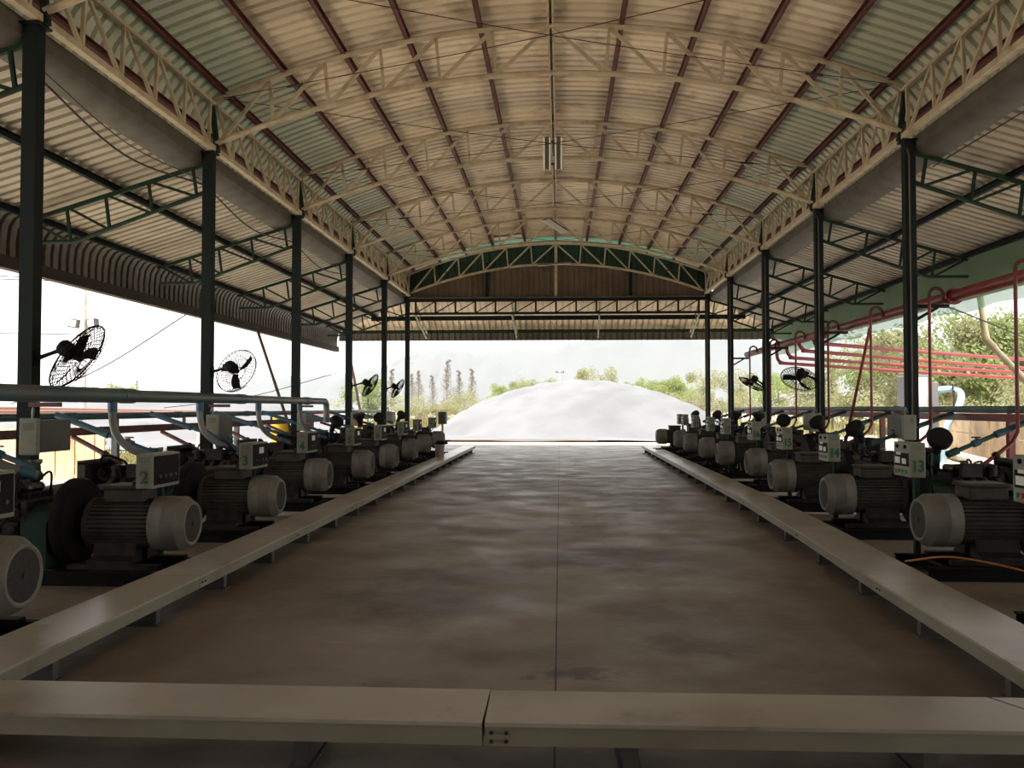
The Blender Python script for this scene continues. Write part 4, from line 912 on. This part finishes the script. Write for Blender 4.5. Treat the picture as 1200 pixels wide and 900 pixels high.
for u, v, Y, w in ((487, 468, 70, 1.2), (512, 466, 72, 1.2), (540, 470, 74, 1.2), (566, 474, 76, 1.2)): tree('brush', u, v, Y, w, C1)
for u, v, Y in ((491, 432, 92), (507, 438, 94), (524, 419, 95), (538, 432, 96), (553, 430, 95), (459, 430, 92), (483, 436, 98)): tree('thin', u, v, Y, .8, C1)
tree('bushy', 431, 440, 62, 1.0, C1); tree('shrub', 452, 452, 66, 1.1, C1)
for k, u, v, Y, w in (('bushy', 588, 447, 110, .9), ('pale', 612, 442, 112, .9), ('bushy', 632, 441, 112, 1.0), ('bushy', 645, 448, 114, .8), ('pale', 674, 438, 116, .8), ('pale', 704, 426, 112, .95),
                      ('bushy', 742, 444, 112, 1.0), ('bushy', 757, 443, 114, .9), ('bushy', 778, 438, 108, 1.0), ('bushy', 796, 441, 110, 1.0)): tree(k, u, v, Y, w, C2)
for k, u, v, Y, w in (('shrub', 806, 450, 92, 1.1), ('brush', 822, 456, 86, 1.1), ('pale', 824, 430, 96, .8), ('shrub', 846, 444, 88, 1.1), ('pale', 868, 432, 86, 1.0), ('shrub', 884, 448, 80, 1.1),
                      ('bushy', 912, 432, 78, 1.0), ('brush', 930, 462, 62, 1.2), ('brush', 962, 464, 58, 1.2), ('shrub', 944, 440, 68, 1.1)): tree(k, u, v, Y, w, C3)
for k, u, v, Y, w in (('pale', 975, 408, 58, 1.1), ('shrub', 1000, 430, 52, 1.2), ('bushy', 1042, 385, 50, .9), ('pale', 1020, 418, 50, 1.1), ('pale', 1062, 378, 44, 1.0), ('shrub', 1088, 420, 42, 1.2),
                      ('pale', 1105, 376, 44, 1.1), ('pale', 1130, 366, 46, 1.1), ('bushy', 1165, 352, 42, 1.0), ('shrub', 1150, 425, 36, 1.2), ('shrub', 1190, 415, 34, 1.2), ('pale', 1205, 356, 40, 1.0), ('bushy', 1230, 350, 40, 1.0)): tree(k, u, v, Y, w, C4)
for k, u, v, Y, w in (('bushy', 140, 444, 78, .7), ('bushy', 122, 450, 80, .8), ('thin', 160, 444, 82, .7), ('pale', 60, 452, 80, 1.0)): tree(k, u, v, Y, w, C5)
def kcount(key, where): return sum(1 for t in TREES if t[0] == key and t[5] == where)
TREES.sort(key=lambda t: (t[0], t[5], math.atan2(t[1] - CAM.x, t[2])))
seen = {}
for key, x, y, h, wd, where in TREES:
    q = seen.setdefault((key, where), [0]); q[0] += 1; tot = kcount(key, where)
    lab = DESC[key] + ' ' + where + (', %s from the left' % ORD[q[0] - 1] if tot > 1 else '')
    nm = 'tree' if key in ('bushy', 'pale', 'thin') else 'thicket'
    r = thing(nm, lab, nm, (x, y, -.06), 'trees and thickets ' + where); s_ = h / 5.0
    r.scale = (s_ * wd, s_ * wd, s_); r.rotation_euler = (0, 0, rt.uniform(0, 6.28))
    link('foliage', KIND[key][0], r); link('trunk', KIND[key][1], r)
# dry grass belt: stuff
g = MB()
for i in range(9000):
    z = rt.random()
    if i % 3 == 0: x, y = rt.uniform(-16, -7.2), rt.uniform(60, 74)
    elif i % 3 == 1: x, y = rt.uniform(11.5, 30), rt.uniform(46, 70)
    else: x, y = rt.uniform(-16, -8.8), rt.uniform(19, 26)
    if ((x - 1.55) / 11.2) ** 2 + ((y - 56) / 15) ** 2 < 1.1 or (y > 40 and -36 < x < -9.5 and y < 66): continue
    hh = rt.uniform(.3, 1.0) * (1.0 if i % 3 < 2 else .35); a = rt.uniform(0, PI); dx, dy = math.cos(a) * .05, math.sin(a) * .05
    g.add([(x - dx, y - dy, -.07), (x + dx, y + dy, -.07), (x + rt.gauss(0, .12), y + rt.gauss(0, .12), hh)], [(0, 1, 2)])
o = link('dry_grass', g.mesh('dry_grass', M['drygrass'], (0, 0, 0), False)); tag(o, 'dry yellow grass growing on the open ground around the shed', 'grass', None, 'stuff')

# ------------------------------------------------------------------ hills and haze
def ridge(name, us, Y, depth, seed):
    rr = random.Random(seed); rows = []; n = 60; pts = []
    for i in range(n + 1):
        u = us[0][0] + (us[-1][0] - us[0][0]) * i / n
        for (a, b), (c, d) in zip(us, us[1:]):
            if a <= u <= c: v = b + (d - b) * (u - a) / (c - a); break
        x = fromuv(u, Y); dd = math.hypot(x, Y) * math.cos(math.atan((u - 600) / 1000)); pts.append((x, 1.5 + (478 - v) / 1000 * dd))
    for j in range(13):
        t = j / 12; prof = math.sin(PI * t) ** .8
        rows.append([(x * (1 + .0 * t), Y - depth / 2 + depth * t + rr.uniform(-6, 6), max(-2, z * prof + (rr.uniform(-2.5, 2.5) if 0 < j < 12 and j != 6 else 0)) - (2 if j in (0, 12) else 0)) for (x, z) in pts])
    o = struct(name, MB().grid(rows), 'hill', False); return o
ridge('hills_left', [(250, 470), (330, 446), (420, 438), (470, 428), (494, 414), (531, 411), (560, 415), (600, 430), (680, 465)], 560, 200, 1)
ridge('hills_right', [(500, 470), (545, 426), (572, 416), (587, 415), (612, 407), (625, 409), (650, 410), (670, 402), (700, 397), (800, 392), (900, 400), (1000, 396), (1100, 400), (1250, 410), (1400, 440)], 620, 240, 2)
hm = bpy.data.materials.new('haze'); hm.use_nodes = True; nt = hm.node_tree; nt.nodes.clear()
out = nt.nodes.new('ShaderNodeOutputMaterial'); vs = nt.nodes.new('ShaderNodeVolumeScatter'); vs.inputs['Color'].default_value = (.170, .184, .229, 1); vs.inputs['Density'].default_value = .0044; vs.inputs['Anisotropy'].default_value = .2
nt.links.new(vs.outputs[0], out.inputs['Volume'])
g = MB(); g.box(-700, 700, 130, 470, -.04, 130)
o = link('haze', g.mesh('haze', hm)); tag(o, 'pale heat haze in front of the distant hills', 'haze', None, 'stuff')

# ------------------------------------------------------------------ light
w = bpy.data.worlds.new('sky'); sc.world = w; w.use_nodes = True
bg = w.node_tree.nodes['Background']; bg.inputs['Color'].default_value = (.97, .98, 1.0, 1); bg.inputs['Strength'].default_value = 1.3
sd = bpy.data.lights.new('sun', 'SUN'); sd.energy = 5.5; sd.angle = math.radians(6); sd.color = (1, .93, .82)
so = bpy.data.objects.new('sun', sd); COL.objects.link(so); so.rotation_euler = (math.radians(24), math.radians(-14), 0); so.location = (0, 0, 60)
sc.view_settings.view_transform = 'Standard'; sc.view_settings.look = 'None'; sc.view_settings.gamma = 1; sc.view_settings.exposure = .75; sc.view_settings.use_curve_mapping = False
cy = sc.cycles; cy.max_bounces = 7; cy.diffuse_bounces = 5; cy.glossy_bounces = 3; cy.transparent_max_bounces = 8; cy.volume_bounces = 1; cy.caustics_reflective = False; cy.caustics_refractive = False; cy.sample_clamp_indirect = 4; cy.use_denoising = True
